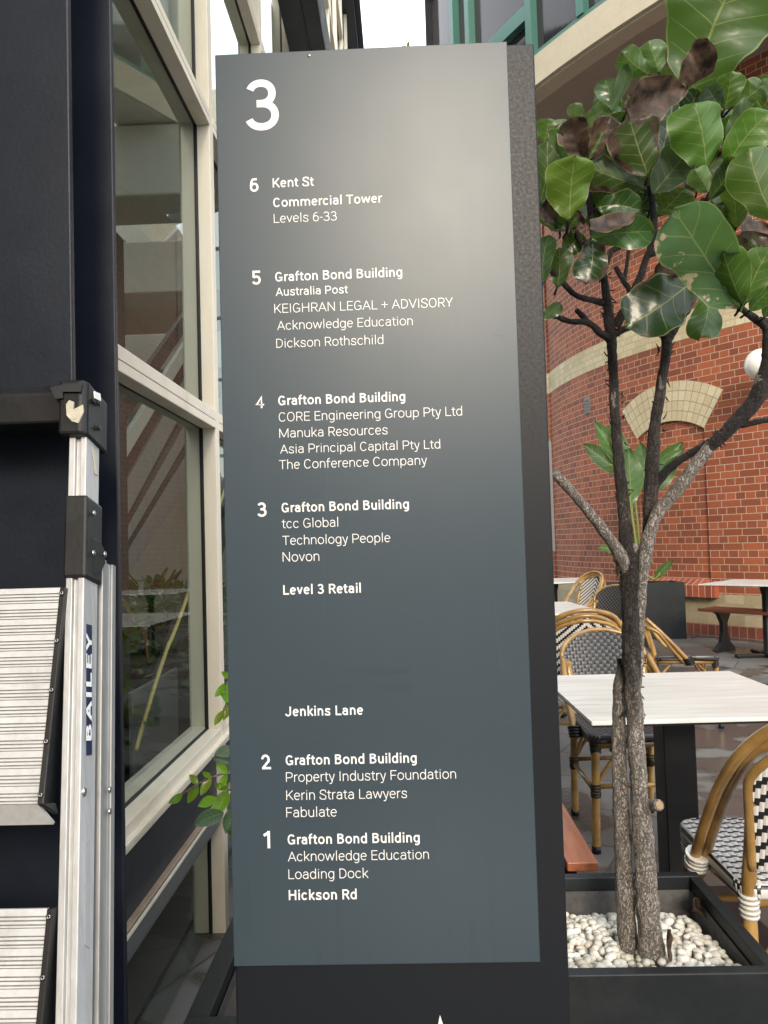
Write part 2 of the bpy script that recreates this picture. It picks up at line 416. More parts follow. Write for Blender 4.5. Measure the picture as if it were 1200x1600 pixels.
def leaf_mat(name, attr=True, small=False):
    """leaf: its own colour comes from the 'tone' attribute (alpha = how far it has browned); veins from UV"""
    t = NT(name); uv = t.coord('UV'); sep = t.n('ShaderNodeSeparateXYZ'); t.l(uv, sep.inputs[0])
    u = t.math('ABSOLUTE', t.math('MULTIPLY_ADD', sep.outputs[0], 2.0, -1.0)); v = sep.outputs[1]
    at_ = t.n('ShaderNodeAttribute', attribute_name='tone'); col = at_.outputs['Color']; dmg = at_.outputs['Alpha']
    geo = t.n('ShaderNodeNewGeometry'); back = geo.outputs['Backfacing']
    mid = t.math('LESS_THAN', u, t.math('MULTIPLY_ADD', v, -.028, .042))
    nv = 5.5 if not small else 7.0
    ph = t.math('SUBTRACT', t.math('MULTIPLY', v, nv), t.math('MULTIPLY', t.math('POWER', u, .85), 1.25))
    dd = t.math('ABSOLUTE', t.math('SUBTRACT', t.math('FRACT', t.math('ADD', ph, .5)), .5))
    side = t.math('MULTIPLY', t.math('LESS_THAN', dd, t.math('MULTIPLY_ADD', u, -.03, .042)), t.math('LESS_THAN', u, .9))
    vein = t.math('MAXIMUM', mid, t.math('MULTIPLY', side, .75))
    n1 = t.noise(t.coord(), 30, 4)
    c = t.mix(t.math('MULTIPLY', t.ramp(n1, [(.3, 0.0), (.7, 1.0)]), .45), col, t.mix(.5, col, (.0, .01, .0)))
    und = t.mix(.35, col, (.06, .11, .025))
    c = t.mix(back, c, und)
    c = t.mix(t.math('MULTIPLY', vein, .62), c, (.3, .36, .12))
    # browned margin / blotches
    edge = t.math('MAXIMUM', u, t.math('MULTIPLY', t.math('SUBTRACT', v, .55), 2.1))
    k = t.math('ADD', t.math('MULTIPLY', edge, .55), t.math('MULTIPLY', t.noise(t.coord(), 22, 3), .9))
    thr = t.math('SUBTRACT', 1.35, dmg)
    bm = t.math('MULTIPLY', t.math('SUBTRACT', k, thr), 14.0, clamp=True)
    br = t.mix(t.ramp(t.noise(t.coord(), 45, 4), [(.35, 0.0), (.65, 1.0)]), (.018, .011, .009), (.13, .078, .05))
    c = t.mix(bm, c, br)
    c = t.mix(t.math('MULTIPLY', t.math('GREATER_THAN', u, .955), .55), c, (.3, .34, .13))
    sc_ = t.n('ShaderNodeAttribute', attribute_name='scar').outputs['Fac']
    nz = t.noise(t.mapping(t.coord(), (1, 1, 1)), 34, 3)
    sm_ = t.math('MULTIPLY', t.math('MULTIPLY', t.math('SUBTRACT', t.math('ADD', nz, t.math('MULTIPLY', u, .12)), .63), 26.0, clamp=True), t.math('MULTIPLY', sc_, t.math('LESS_THAN', sep.outputs[0], .34)))
    c = t.mix(sm_, c, t.mix(t.noise(t.coord(), 70, 3), (.62, .55, .42), (.36, .26, .16)))
    t.color(c); t.rough(t.math('MULTIPLY_ADD', back, .2, t.math('MULTIPLY_ADD', bm, .25, .29))); t.spec(.5); t.b.inputs['Coat Weight'].default_value = .16; t.b.inputs['Coat Roughness'].default_value = .16
    tb = t.n('ShaderNodeBsdfTranslucent'); t.l(t.mix(bm, t.mix(.5, c, (.2, .33, .03)), br), tb.inputs['Color'])
    mx = t.n('ShaderNodeMixShader'); mx.inputs[0].default_value = .36
    bn = t.bump(t.math('ADD', t.math('MULTIPLY', vein, -.5), n1), .002, .45); t.l(bn, tb.inputs['Normal'])
    t.l(t.b.outputs[0], mx.inputs[1]); t.l(tb.outputs[0], mx.inputs[2]); t.l(mx.outputs[0], t.out.inputs[0])
    return t.mat
M['fig_leaf'] = leaf_mat('fig_leaf')
M['shrub_leaf'] = leaf_mat('shrub_leaf', small=True)

# fix-up of the glass: same mirror share from both sides
t_ = M['glass'].node_tree
_fr = [n for n in t_.nodes if n.type == 'FRESNEL'][0]; _ml = [n for n in t_.nodes if n.type == 'MATH'][0]
_lw = t_.nodes.new('ShaderNodeLayerWeight'); _lw.inputs[0].default_value = .5
_pw = t_.nodes.new('ShaderNodeMath'); _pw.operation = 'POWER'; _pw.inputs[1].default_value = 3.6; t_.links.new(_lw.outputs['Facing'], _pw.inputs[0])
_ml.operation = 'MULTIPLY_ADD'; _ml.inputs[1].default_value = .42; _ml.inputs[2].default_value = .05; t_.links.new(_pw.outputs[0], _ml.inputs[0]); t_.nodes.remove(_fr)

# ------------------------------------------------------------------ ground
g = MB(); g.quad((-120, -120, 0), (120, -120, 0), (120, 160, 0), (-120, 160, 0))
tag(g.build('paving', M['paving']), kind='structure')
cw = MB(); cw.box(-.3, 16, -9.4, -9.0, 0, 2.9); cw.box(-.3, 16, -9.45, -8.95, 2.9, 3.0)  # unseen wall added behind the camera to darken the sign's low reflections
tag(cw.build('reflection_blocker_wall', M['rust_brown']), kind='structure')

# ------------------------------------------------------------------ glazed building on the left
XO, XG, XI = -.62, -.669, -.725
GB = thing('glazed_building', 'cream framed glass facade with dark spandrel running behind the navy column', 'building', (XO, 1.5, 0))
O = GB.location
MUL = [1.5, 2.52, 3.53, 4.55, 5.57, 6.6, 7.6, 8.6, 9.6, 10.6, 11.6]
RAIL = [(.593, .656), (1.643, 1.702), (2.672, 2.724), (3.62, 3.675), (4.65, 4.71), (5.68, 5.74), (6.7, 6.76), (7.72, 7.78)]
ROOF = 8.75
BAYS = list(range(len(MUL)-1))
m = MB(); m.box(-.78, -.745, -7, 1.5, 0, ROOF); m.build('cladding_panel', M['spandrel'], GB, offset=O)
for y in MUL:
    m = MB(); m.box(XG+.005, XO, y, y+.05, 0, ROOF); m.box(XI, XG-.005, y+.002, y+.048, 0, ROOF)
    mo = m.build('mullion', M['cream_frame'], GB, .002, offset=O)
    m = MB(); m.box(XG-.006, XG+.006, y-.001, y+.051, 0, ROOF); m.build('gasket', M['gasket'], mo, offset=O)
for j, (z0, z1) in enumerate(RAIL):
    m = MB(); gk = MB()
    for i in BAYS:
        a, b = MUL[i]+.05, MUL[i+1]
        m.box(XG+.005, XO-.0015, a, b, z0, z1); m.box(XI, XG-.005, a, b, z0+.012, z1+.008)
        if j: m.box(XO-.0015, XO+.0015, a, b, z0, z0+.024); m.box(XO-.0015, XO+.0015, a, b, z0+.027, z1)
        gk.box(XG-.006, XG+.006, a, b, z0+.001, z1+.002)
    ro = m.build('sill' if j == 0 else 'transom', M['cream_frame'], GB, .0015, offset=O)
    gk.build('gasket', M['gasket'], ro, offset=O)
    if j == 0:
        m = MB(); m.box(XO-.02, XO+.012, 1.51, MUL[-1], .617, .626); m.build('drip_edge', M['cream_frame'], ro, .001, offset=O)
m = MB()
for i in BAYS: m.box(XG-.02, XO-.02, MUL[i]+.05, MUL[i+1], .43, .593)
m.build('spandrel_panel', M['spandrel'], GB, offset=O)
m = MB()
for i in BAYS: m.box(XG-.02, XO-.004, MUL[i]+.05, MUL[i+1], .424, .43)
m.build('ledge', M['ledge'], GB, .003, offset=O)
m = MB()
for i in BAYS:
    m.box(XG-.02, XO, MUL[i]+.05, MUL[i+1], .375, .424); m.box(XG-.02, XO-.015, MUL[i]+.05, MUL[i+1], .345, .375)
m.build('lower_rail', M['grey_rail'], GB, .002, offset=O)
m = MB(); m.box(XO, XO+.004, 1.51, MUL[-1], .42, .427); m.build('drip_edge', M['cream_frame'], GB, offset=O)
zz = [.02, .36]+[r[0]+.02 for r in RAIL]+[ROOF]
for i in BAYS:
    for j in range(len(zz)-1):
        if j == 1: continue
        a, b, c, d = MUL[i]+.02, MUL[i+1]+.03, zz[j] if j != 2 else .6, zz[j+1]
        m = MB(); m.quad((XG, a, c), (XG, b, c), (XG, b, d), (XG, a, d)); m.build('window_pane', M['glass'], GB, offset=O)
# steelwork that runs along it
m = MB(); m.box(XO+.002, -.40, -6, 11.6, 4.25, 4.275); m.box(-.41, -.40, -6, 11.6, 4.275, 4.55); m.box(XO+.002, -.41, -6, 11.6, 4.53, 4.55)
m.box(-.50, -.49, -6, 11.6, 4.24, 4.25)
m.build('canopy_beam', M['navy_paint'], GB, .003, offset=O)
m = MB(); m.box(XO-.2, -.50, -6, 11.7, 8.76, 9.1); m.box(-.50, -.42, -6, 11.7, 8.86, 8.95)
m.build('eave', M['navy_paint'], GB, .004, offset=O)
# the room behind the glass
m = MB(); m.box(-3.6, -3.4, -.2, 12, 0, 8.6); m.build('back_wall', M['interior_wall'], GB, offset=O)
for y in (-.2, 12): m = MB(); m.box(-3.4, XI-.03, y, y+.2, 0, 8.6); m.build('end_wall', M['interior_wall'], GB, offset=O)
m = MB(); m.box(-3.4, XI-.02, 0, 12, .004, .02); m.build('floor_slab', M['interior_dark'], GB, offset=O)
for y in (2.4, 3.6, 5.0, 7.2, 9.4): m = MB(); m.box(-3.4, XI-.03, y, y+.34, 2.95, 3.3); m.build('ceiling_beam', M['interior_white'], GB, .01, offset=O)
m = MB(); m.box(-1.35, -1.0, 0, 12, 3.31, 3.6); m.build('ceiling_beam', M['interior_white'], GB, .01, offset=O)
m = MB(); m.box(-3.4, -2.6, 0, 12, 4.2, 4.5); m.build('upper_floor', M['interior_white'], GB, offset=O)
m = MB(); m.box(-1.75, -1.5, 3.98, 4.12, .02, 2.95); m.build('interior_post', M['interior_dark'], GB, .005, offset=O)
m = MB(); m.box(-2.4, -.9, 4.9, 5.25, .02, .5); m.build('interior_bench', M['interior_dark'], GB, .01, offset=O)

ES = thing('escalator', 'escalator with pale side strip and yellow lit handrail rising behind the glass', 'escalator', (-1.9, 4, .02))
def incl(x0, x1, lo, hi, y0, y1, name, mat):
    """band between two parallel sloping lines z = s*(y-y0)+lo .. hi"""
    s_ = .70; m = MB()
    P = [(x0, y0, max(.02, lo+s_*(y0-5.2))), (x0, y1, lo+s_*(y1-5.2)), (x0, y1, hi+s_*(y1-5.2)), (x0, y0, max(.03, hi+s_*(y0-5.2)))]
    m.prism(list(reversed(P)), (x1-x0, 0, 0)); return m.build(name, mat, ES, .003, offset=ES.location)
for lo, hi, mt in ((1.55, 1.72, 'rust_brown'), (1.24, 1.52, 'interior_grey'), (1.17, 1.22, 'interior_dark'), (.96, 1.14, 'rust_brown'), (.6, .93, 'interior_grey'), (.4, .56, 'interior_dark'), (-.2, .36, 'interior_grey')):
    incl(-2.06, -2.02, lo, hi, 3.4, 10.4, 'side_panel', M[mt])
incl(-2.02, -1.985, 1.74, 1.9, 3.7, 10.4, 'side_strip', M['interior_white'])
incl(-2.06, -2.02, 1.95, 2.12, 3.6, 10.4, 'stringer', M['interior_dark'])
incl(-2.45, -2.4, 2.5, 2.62, 3.4, 10.4, 'side_strip', M['alu_dull'])
incl(-1.45, -1.40, .75, 1.0, 4.3, 10.4, 'stringer', M['interior_dark'])
incl(-1.45, -1.40, 1.08, 1.16, 4.0, 10.4, 'stringer', M['interior_dark'])
m = MB(); m.tube(crom([(-1.3, 3.62, .30), (-1.3, 3.75, .42), (-1.3, 4.1, .7), (-1.3, 4.6, 1.02), (-1.3, 7.5, 3.05)], 6), .011, 8)
m.build('handrail', M['yellow_strip'], ES, offset=ES.location)
m = MB(); m.box(-1.38, -1.36, 3.75, 4.5, .02, .55); m.build('balustrade', M['alu_dull'], ES, .004, offset=ES.location)

def ucol(y0, label):
    """rolled steel column, web across the facade"""
    c = thing('steel_column', label, 'column', (-.63, y0+.1, 0))
    o = c.location
    for (a, b) in ((y0, y0+.014), (y0+.186, y0+.2)):
        m = MB(); m.box(-.735, -.525, a, b, 0, 4.24); m.build('flange', M['navy_paint'], c, .0025, offset=o)
    m = MB(); m.box(-.635, -.625, y0+.014, y0+.186, 0, 4.24); m.build('web', M['navy_paint'], c, offset=o)
    return c
ucol(1.205, 'navy painted steel column with two flanges standing behind the ladder')

# ------------------------------------------------------------------ curved brick building on the right
BC = Vector((9.2, 13.34)); BR = 6.673
BB = thing('brick_building', 'curved red brick building with cream bands and a green framed glazed upper floor', 'building', (9.2, 13.34, 0))
OB = BB.location
def pol(c, r, th, z): return Vector((c[0]+r*math.cos(th), c[1]+r*math.sin(th), z))
def patch(mb, c, r, th0, th1, z0, z1, depth, n=None, zlo=None, uv0=0.0):
    """curved slab; zlo(th) may replace z0"""
    n = n or max(2, int(abs(th1-th0)/R(1.5))); k = len(mb.v)
    for i in range(n+1):
        th = lerp(th0, th1, i/n); za = zlo(th) if zlo else z0
        for rr, z in ((r, za), (r, z1), (r-depth, z1), (r-depth, za)): mb.v.append(pol(c, rr, th, z))
    sm = mb.smooth
    for i in range(n):
        a = k+i*4; b = a+4; ta, tb = lerp(th0, th1, i/n), lerp(th0, th1, (i+1)/n)
        za, zb = (zlo(ta), zlo(tb)) if zlo else (z0, z0)
        mb.face([a, b, b+1, a+1], [(ta*r+uv0, za), (tb*r+uv0, zb), (tb*r+uv0, z1), (ta*r+uv0, z1)])
        mb.face([a+1, b+1, b+2, a+2], [(ta*r, z1), (tb*r, z1), (tb*r, z1+depth), (ta*r, z1+depth)])
        mb.face([b, a, a+3, b+3], [(tb*r, za), (ta*r, za), (ta*r, za-depth), (tb*r, za-depth)])
    e = k+n*4
    mb.face([k, k+1, k+2, k+3], [(0, z0), (0, z1), (depth, z1), (depth, z0)]); mb.face([e+3, e+2, e+1, e], [(depth, z0), (depth, z1), (0, z1), (0, z0)])
    mb.smooth = sm
def oncyl(x, y, c=BC, r=BR):
    d = ray(x, y); A = d.x**2+d.y**2; b = -(d.x*c[0]+d.y*c[1]); cc = c[0]**2+c[1]**2-r*r
    s_ = (-b-math.sqrt(max(0, b*b-A*cc)))/A; p = EYE+d*s_
    return math.atan2(p.y-c[1], p.x-c[0]) % (2*math.pi), p.z, p
TH0, TH1 = R(168), R(262)
_ta, _tb = oncyl(973, 647)[0], oncyl(1131, 625)[0]; thA = (_ta+_tb)/2
ARC_Z, RIN, ROUT = 1.72, .98, 1.49; AH = math.asin(min(.8, BR*(_tb-_ta)/2/ROUT))
hw_ = RIN*math.sin(AH)/BR
thL, thR_ = thA-hw_, thA+hw_
def zin(th): return ARC_Z+math.sqrt(max(.01, RIN**2-((th-thA)*BR)**2))
m = MB()
patch(m, BC, BR, TH0, thL, .5, 3.7, .3); patch(m, BC, BR, thR_, TH1, .5, 3.7, .3)
patch(m, BC, BR, thL, thR_, 0, 3.7, .3, 24, zin)
patch(m, BC, BR, TH0, TH1, 4.05, 6.9, .3)
m.build('wall', M['red_brick'], BB, offset=OB)
m = MB(); patch(m, BC, BR-.028, thL-.01, thR_+.01, .5, 3.0, .1); m.build('blind_window', M['red_brick'], BB, offset=OB)
m = MB(); patch(m, BC, BR+.006, TH0, TH1, 3.7, 4.05, .3); m.build('cream_band', M['cream_brick'], BB, offset=OB)
m = MB(); patch(m, BC, BR+.004, TH0, TH1, .13, .5, .3); m.build('base_course', M['cream_base'], BB, offset=OB)
m = MB(); patch(m, BC, BR+.07, TH0, TH1, 0, .13, .3); m.build('plinth', M['red_plinth'], BB, offset=OB)
# arch of cream voussoirs, laid out on the curve of the wall
m = MB(); na, nr = 30, 6; k = len(m.v)
for i in range(na+1):
    a = lerp(-AH, AH, i/na)
    for j in range(nr+1):
        rr = lerp(RIN, ROUT, j/nr); m.v.append(pol(BC, BR+.012, thA+rr*math.sin(a)/BR, ARC_Z+rr*math.cos(a)))
nv_ = len(m.v)
for i in range(nv_):
    p = m.v[i]; d = Vector((p.x-BC.x, p.y-BC.y, 0)).normalized(); m.v.append(p-d*.12)
def aq(i, j): return k+i*(nr+1)+j
for i in range(na):
    for j in range(nr):
        U0, U1 = 1.4*lerp(-AH, AH, i/na), 1.4*lerp(-AH, AH, (i+1)/na); V0, V1 = j/nr*.5, (j+1)/nr*.5
        m.face([aq(i, j), aq(i+1, j), aq(i+1, j+1), aq(i, j+1)], [(U0, V0), (U1, V0), (U1, V1), (U0, V1)])
    m.face([aq(i+1, 0), aq(i, 0), aq(i, 0)+nv_, aq(i+1, 0)+nv_]); m.face([aq(i, nr), aq(i+1, nr), aq(i+1, nr)+nv_, aq(i, nr)+nv_])
for j in range(nr):
    m.face([aq(0, j), aq(0, j+1), aq(0, j+1)+nv_, aq(0, j)+nv_]); m.face([aq(na, j+1), aq(na, j), aq(na, j)+nv_, aq(na, j+1)+nv_])
m.build('arch', M['cream_arch'], BB, offset=OB)
# sloping brick-on-edge sill
m = MB(); n = 20
for i in range(n):
    ta, tb = lerp(thL-.015, thR_+.015, i/n), lerp(thL-.015, thR_+.015, (i+1)/n)
    pr = [(BR-.12, .73), (BR+.09, .61), (BR+.09, .46), (BR-.12, .46)]
    for q in range(4):
        (r0, z0), (r1, z1) = pr[q], pr[(q+1) % 4]
        d0, d1 = (0, .24) if q == 0 else (0, .15)
        m.quad(pol(BC, r0, ta, z0), pol(BC, r1, ta, z1), pol(BC, r1, tb, z1), pol(BC, r0, tb, z0), [(ta*BR, d0+.6), (ta*BR, d1+.6), (tb*BR, d1+.6), (tb*BR, d0+.6)])
for th, fl in ((thL-.015, 1), (thR_+.015, 0)):
    P = [pol(BC, r_, th, z_) for r_, z_ in pr]; P = P[::-1] if fl else P
    kk = len(m.v); m.v += P; m.face([kk, kk+1, kk+2, kk+3], [(0, .6), (.086, .6), (.086, .7), (0, .7)])
m.build('window_sill', M['red_sill'], BB, offset=OB)
# air vent
th, z, p = oncyl(918, 634); m = MB(); patch(m, BC, BR+.008, th-.012, th+.012, z-.13, z+.13, .05, 2)
for k_ in range(5): patch(m, BC, BR+.016, th-.0105, th+.0105, z-.11+k_*.046, z-.11+k_*.046+.022, .02, 2)
m.build('air_vent', M['vent'], BB, offset=OB)
# narrow pier on the far side
m = MB()
def flat(mb, x0, x1, y, z0, z1, d=.3):
    mb.quad((x0, y, z0), (x1, y, z0), (x1, y, z1), (x0, y, z1), [(x0, z0), (x1, z0), (x1, z1), (x0, z1)])
    mb.quad((x0, y+d, z0), (x0, y, z0), (x0, y, z1), (x0, y+d, z1), [(-d, z0), (0, z0), (0, z1), (-d, z1)])
flat(m, 2.50, 2.75, 13.1, 0, 3.7); flat(m, 2.50, 2.75, 13.1, 4.05, 6.8); m.build('pier', M['red_brick'], BB, offset=OB)
m = MB(); flat(m, 2.494, 2.75, 13.094, 3.7, 4.05); m.build('cream_band', M['cream_brick'], BB, offset=OB)
# overhanging upper storey
SC_, SR = Vector((12.193, 15.825)), 12.333
TS0, TS1 = R(199), R(252)
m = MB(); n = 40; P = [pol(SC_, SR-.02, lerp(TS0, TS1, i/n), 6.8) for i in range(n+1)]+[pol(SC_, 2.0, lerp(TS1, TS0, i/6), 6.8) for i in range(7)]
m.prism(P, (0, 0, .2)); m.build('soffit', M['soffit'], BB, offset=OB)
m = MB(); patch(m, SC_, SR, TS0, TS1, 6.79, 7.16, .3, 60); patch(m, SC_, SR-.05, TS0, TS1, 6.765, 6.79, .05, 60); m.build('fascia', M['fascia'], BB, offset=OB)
m = MB(); patch(m, SC_, SR-.14, TS0, TS1, 7.16, 10.0, .05, 60); m.build('glazing', M['dark_glass'], BB, offset=OB)
for nm, z0, z1, pr_ in (('window_rail', 7.16, 7.25, -.05), ('window_rail', 9.9, 10.1, -.05)):
    m = MB(); patch(m, SC_, SR+pr_, TS0, TS1, z0, z1, .12, 60); m.build(nm, M['green_frame'], BB, .004, offset=OB)
ths = [oncyl(x, 30, SC_, SR-.08)[0] for x in (709, 733, 829, 910, 985, 1055, 1120)]
m = MB(); patch(m, SC_, SR-.04, ths[1], ths[2], 7.74, 7.94, .1, 12); m.build('window_rail', M['green_frame'], BB, .004, offset=OB)
for th in ths:
    m = MB(); patch(m, SC_, SR-.03, th-.0042, th+.0042, 7.25, 9.9, .14, 2); m.build('window_mullion', M['green_frame'], BB, .004, offset=OB)
pa, pb = pol(SC_, SR-.02, TS0, 0), pol(SC_, SR-2.2, TS0+R(-2), 0)
m = MB(); m.prism([(pa.x, pa.y, 6.79), (pa.x+.1, pa.y+.1, 6.79), (pb.x+.1, pb.y+.1, 6.79), (pb.x, pb.y, 6.79)][::-1], (0, 0, 3.4)); m.build('end_wall', M['gasket'], BB, offset=OB)

# glazed screen at the end of the courtyard, greenery behind it
GS = thing('glazed_screen', 'tall glazed screen with thin dark glazing bars beside the curved brick wall', 'window wall', (2.2, 13.4, 0))
m = MB()
for x in (1.5, 2.02, 2.505): m.box(x-.02, x+.02, 13.37, 13.43, 0, 6.6)
for z in (.9, 2.0, 2.85, 3.5, 4.2, 5.3, 6.55): m.box(1.52, 2.485, 13.375, 13.425, z-.025, z+.025)
m.build('frame', M['green_frame'], GS, offset=GS.location)
m = MB(); m.quad((1.5, 13.4, 0), (2.5, 13.4, 0), (2.5, 13.4, 6.6), (1.5, 13.4, 6.6)); m.build('pane', M['glass'], GS, offset=GS.location)

# blue-grey wall lamp: opal globe on a short arm
gp = at(1189, 569, 8.55); GL = thing('globe_lamp', 'round opal white wall lamp on the red brick wall', 'lamp', gp)
m = MB(); m.ball((0, 0, 0), .172, 32, 20); m.build('globe', M['white_globe'], GL)
dth = Vector((BC.x-gp.x, BC.y-gp.y, 0)); dist = dth.length-BR; dth.normalize()
m = MB(); m.tube([(0, 0, -.165), (0, 0, -.2), dth*.05+Vector((0, 0, -.23)), dth*(dist+.02)+Vector((0, 0, -.23))], [.05, .05, .02, .02], 12)
m.tube([dth*(dist-.03)+Vector((0, 0, -.23)), dth*(dist+.02)+Vector((0, 0, -.23))], .06, 14); m.build('arm', M['black_metal'], GL)

# ------------------------------------------------------------------ stroke lettering
def arc_(cx, cy, rx, ry, a0, a1, n=None, ex=2.12):
    n = n or max(4, int(abs(a1-a0)/9)); out = []
    for i in range(n+1):
        a = R(lerp(a0, a1, i/n)); c, s = math.cos(a), math.sin(a)
        out.append((cx+rx*math.copysign(abs(c)**(2/ex), c), cy+ry*math.copysign(abs(s)**(2/ex), s)))
    return out
def cr2(P, n=7): return [(v.x, v.y) for v in crom([(x, y, 0) for x, y in P], n)]
def glyph(ch, w):
    """skeleton strokes of one letter on a 2048-unit em, stroke width w"""
    h = w/2; X = 1082; C_ = 1456; A = 1536; o = 20
    top, bot = X+o-h, -o+h; my, ry = (top+bot)/2, (top-bot)/2
    ct, cb = C_+o-h, -o+h; cy, cry = (ct+cb)/2, (ct-cb)/2
    def ell(l, r, t=top, b=bot): return arc_((l+r)/2, (t+b)/2, (r-l)/2, (t-b)/2, 90, 450, 40)
    def arch(xl, xr): return [(xl, 560)]+arc_((xl+xr)/2, top-400, (xr-xl)/2, 400, 168, 0, 18)+[(xr, 0)]
    sl_ = 140+h
    if ch == ' ': return 507, []
    if ch == '-': return 565, [[(60, 600), (500, 600)]]
    if ch == '+': return 1161, [[(80, 690), (1080, 690)], [(580, 190), (580, 1190)]]
    if ch == 'l': return 497, [[(248, 0), (248, A)]]
    if ch == 'i': return 497, [[(248, 0), (248, X)], [(248, 1370-h*1.1), (248, 1370+h*1.1)]]
    if ch == 'n': return 1130, [[(sl_, 0), (sl_, X)], arch(sl_, 990-h)]
    if ch == 'h': return 1128, [[(sl_, 0), (sl_, A)], arch(sl_, 988-h)]
    if ch == 'm': return 1795, [[(sl_, 0), (sl_, X)], arch(sl_, 900), arch(900, 1655-h)]
    if ch == 'r': return 693, [[(sl_, 0), (sl_, X)], [(sl_, 560)]+arc_(sl_+400, top-430, 400, 430, 170, 82, 12)]
    if ch == 'u': return 1129, [[(136+h, X)]+arc_((1124)/2, bot+400, (852-2*h)/2, 400, 180, 350, 18)+[(988-h, 500)], [(988-h, 0), (988-h, X)]]
    if ch == 'o': return 1168, [ell(91+h, 1077-h)]
    if ch == 'b': return 1149, [[(sl_, 0), (sl_, A)], ell(sl_, 1057-h)]
    if ch == 'd': return 1155, [[(1010-h, 0), (1010-h, A)], ell(95+h, 1010-h)]
    if ch == 'p': return 1149, [[(sl_, -416), (sl_, X)], ell(sl_, 1057-h)]
    if ch == 'g': return 1149, [ell(95+h, 1005-h), [(1005-h, X), (1005-h, -20)]+arc_((1160)/2, -20, (850-2*h)/2, 406-h, 0, -140, 16)]
    if ch == 'c': return 1072, [arc_(555, my, 470-h, ry, 38, 322, 30)]
    if ch == 'e': return 1085, [[(100+h, 575), (1000-h, 575)], [(1000-h, 575)]+arc_(550, my, 457-h, ry, 8, 318, 34)]
    if ch == 'a':
        xr = 950-h; lb = 640
        return 1114, [[(xr, 0), (xr, 720)]+arc_((xr+200)/2, 720, (xr-200)/2, top-720, 0, 158, 16), [(xr, lb-h*.2), (560, lb-h*.2)]+arc_(540, (lb+bot)/2, 440-h, (lb-bot)/2, 92, 268, 18)+[(680, bot+40), (800, bot+130), (xr, bot+290)]]
    if ch == 's': return 1057, [cr2([(925-h, 770), (870-h*.6, 955), (700, top-20), (520, top), (310, top-40), (170+h, 800), (230+h*.6, 670), (520, 560), (830-h*.6, 440), (930-h, 290), (850-h*.5, 95), (690, bot+10), (520, bot), (330, bot+25), (170+h*.5, 130), (95+h, 330)])]
    if ch == 't': return 669, [[(290, 1344), (290, 300)]+arc_(520, 300, 230, 300-bot-10, 182, 262, 10)+[(620, bot+14)], [(20, X-h), (610, X-h)]]
    if ch == 'f': return 711, [[(262, 0), (262, 1180)]+arc_(560, 1180, 298, 1556-h-1180, 180, 82, 12), [(40, X-h), (640, X-h)]]
    if ch == 'k': return 1038, [[(sl_, 0), (sl_, A)], [(930-h*.3, X), (sl_+10, 400)], [(430, 600), (965-h*.3, 0)]]
    if ch == 'v': return 992, [[(40+h, X), (496, h*.8)], [(496, h*.8), (952-h, X)]]
    if ch == 'w': return 1538, [[(40+h, X), (420, h*.8)], [(420, h*.8), (769, X-h*.6)], [(769, X-h*.6), (1118, h*.8)], [(1118, h*.8), (1498-h, X)]]
    if ch == 'y': return 969, [[(35+h, X), (485, 60)], [(930-h, X), (470, -210), (400, -340), (300, -410+h), (110, -425+h)]]
    if ch == 'A': return 1336, [[(25+h, 0), (668, C_-h*.6)], [(668, C_-h*.6), (1311-h, 0)], [(240, 470), (1096, 470)]]
    if ch == 'B': return 1275, [[(170+h, 0), (170+h, C_)], [(170+h, C_-h), (640, C_-h)]+arc_(640, 1112, 450-h, 344-h, 90, -90, 16)+[(170+h, 768+h*0)], [(640, 768), (660, 768)]+arc_(660, 384+h*.5, 500-h, 384-h*.5, 90, -90, 16)+[(170+h, h)]]
    if ch == 'C': return 1333, [arc_(680, cy, 560-h, cry, 36, 324, 34, 2.2)]
    if ch == 'D': return 1343, [[(170+h, 0), (170+h, C_)], [(170+h, C_-h), (560, C_-h)]+arc_(560, 728, 665-h, 728-h, 90, -90, 26)+[(170+h, h)]]
    if ch == 'E': return 1164, [[(170+h, 0), (170+h, C_)], [(170+h, C_-h), (1085, C_-h)], [(170+h, 760), (1000, 760)], [(170+h, h), (1095, h)]]
    if ch == 'F': return 1132, [[(170+h, 0), (170+h, C_)], [(170+h, C_-h), (1085, C_-h)], [(170+h, 700), (980, 700)]]
    if ch == 'G': return 1395, [arc_(690, cy, 570-h, cry, 38, 318, 34, 2.2)+[(1245-h, 190), (1245-h, 710-h), (720, 710-h)]]
    if ch == 'H': return 1460, [[(170+h, 0), (170+h, C_)], [(1290-h, 0), (1290-h, C_)], [(170+h, 760), (1290-h, 760)]]
    if ch == 'I': return 557, [[(278, 0), (278, C_)]]
    if ch == 'J': return 1130, [[(965-h, C_), (965-h, 430)]+arc_((1025)/2, 430, (905-2*h)/2, 430-cb, 0, -172, 20)]
    if ch == 'K': return 1284, [[(170+h, 0), (170+h, C_)], [(1190-h*.4, C_), (190+h, 520)], [(520, 840), (1235-h*.4, 0)]]
    if ch == 'L': return 1102, [[(170+h, 0), (170+h, C_)], [(170+h, h), (1060, h)]]
    if ch == 'M': return 1788, [[(170+h, 0), (170+h, C_)], [(190+h, C_-h), (894, h*1.5)], [(894, h*1.5), (1598-h, C_-h)], [(1618-h, C_), (1618-h, 0)]]
    if ch == 'N': return 1460, [[(170+h, 0), (170+h, C_)], [(180+h, C_-h*.6), (1280-h, h*.6)], [(1290-h, 0), (1290-h, C_)]]
    if ch == 'O': return 1408, [arc_(703, cy, 588-h, cry, 90, 450, 44, 2.2)]
    if ch == 'P': return 1292, [[(170+h, 0), (170+h, C_)], [(170+h, C_-h), (720, C_-h)]+arc_(720, 1010, 490-h, 446-h, 90, -90, 18)+[(170+h, 564+h)]]
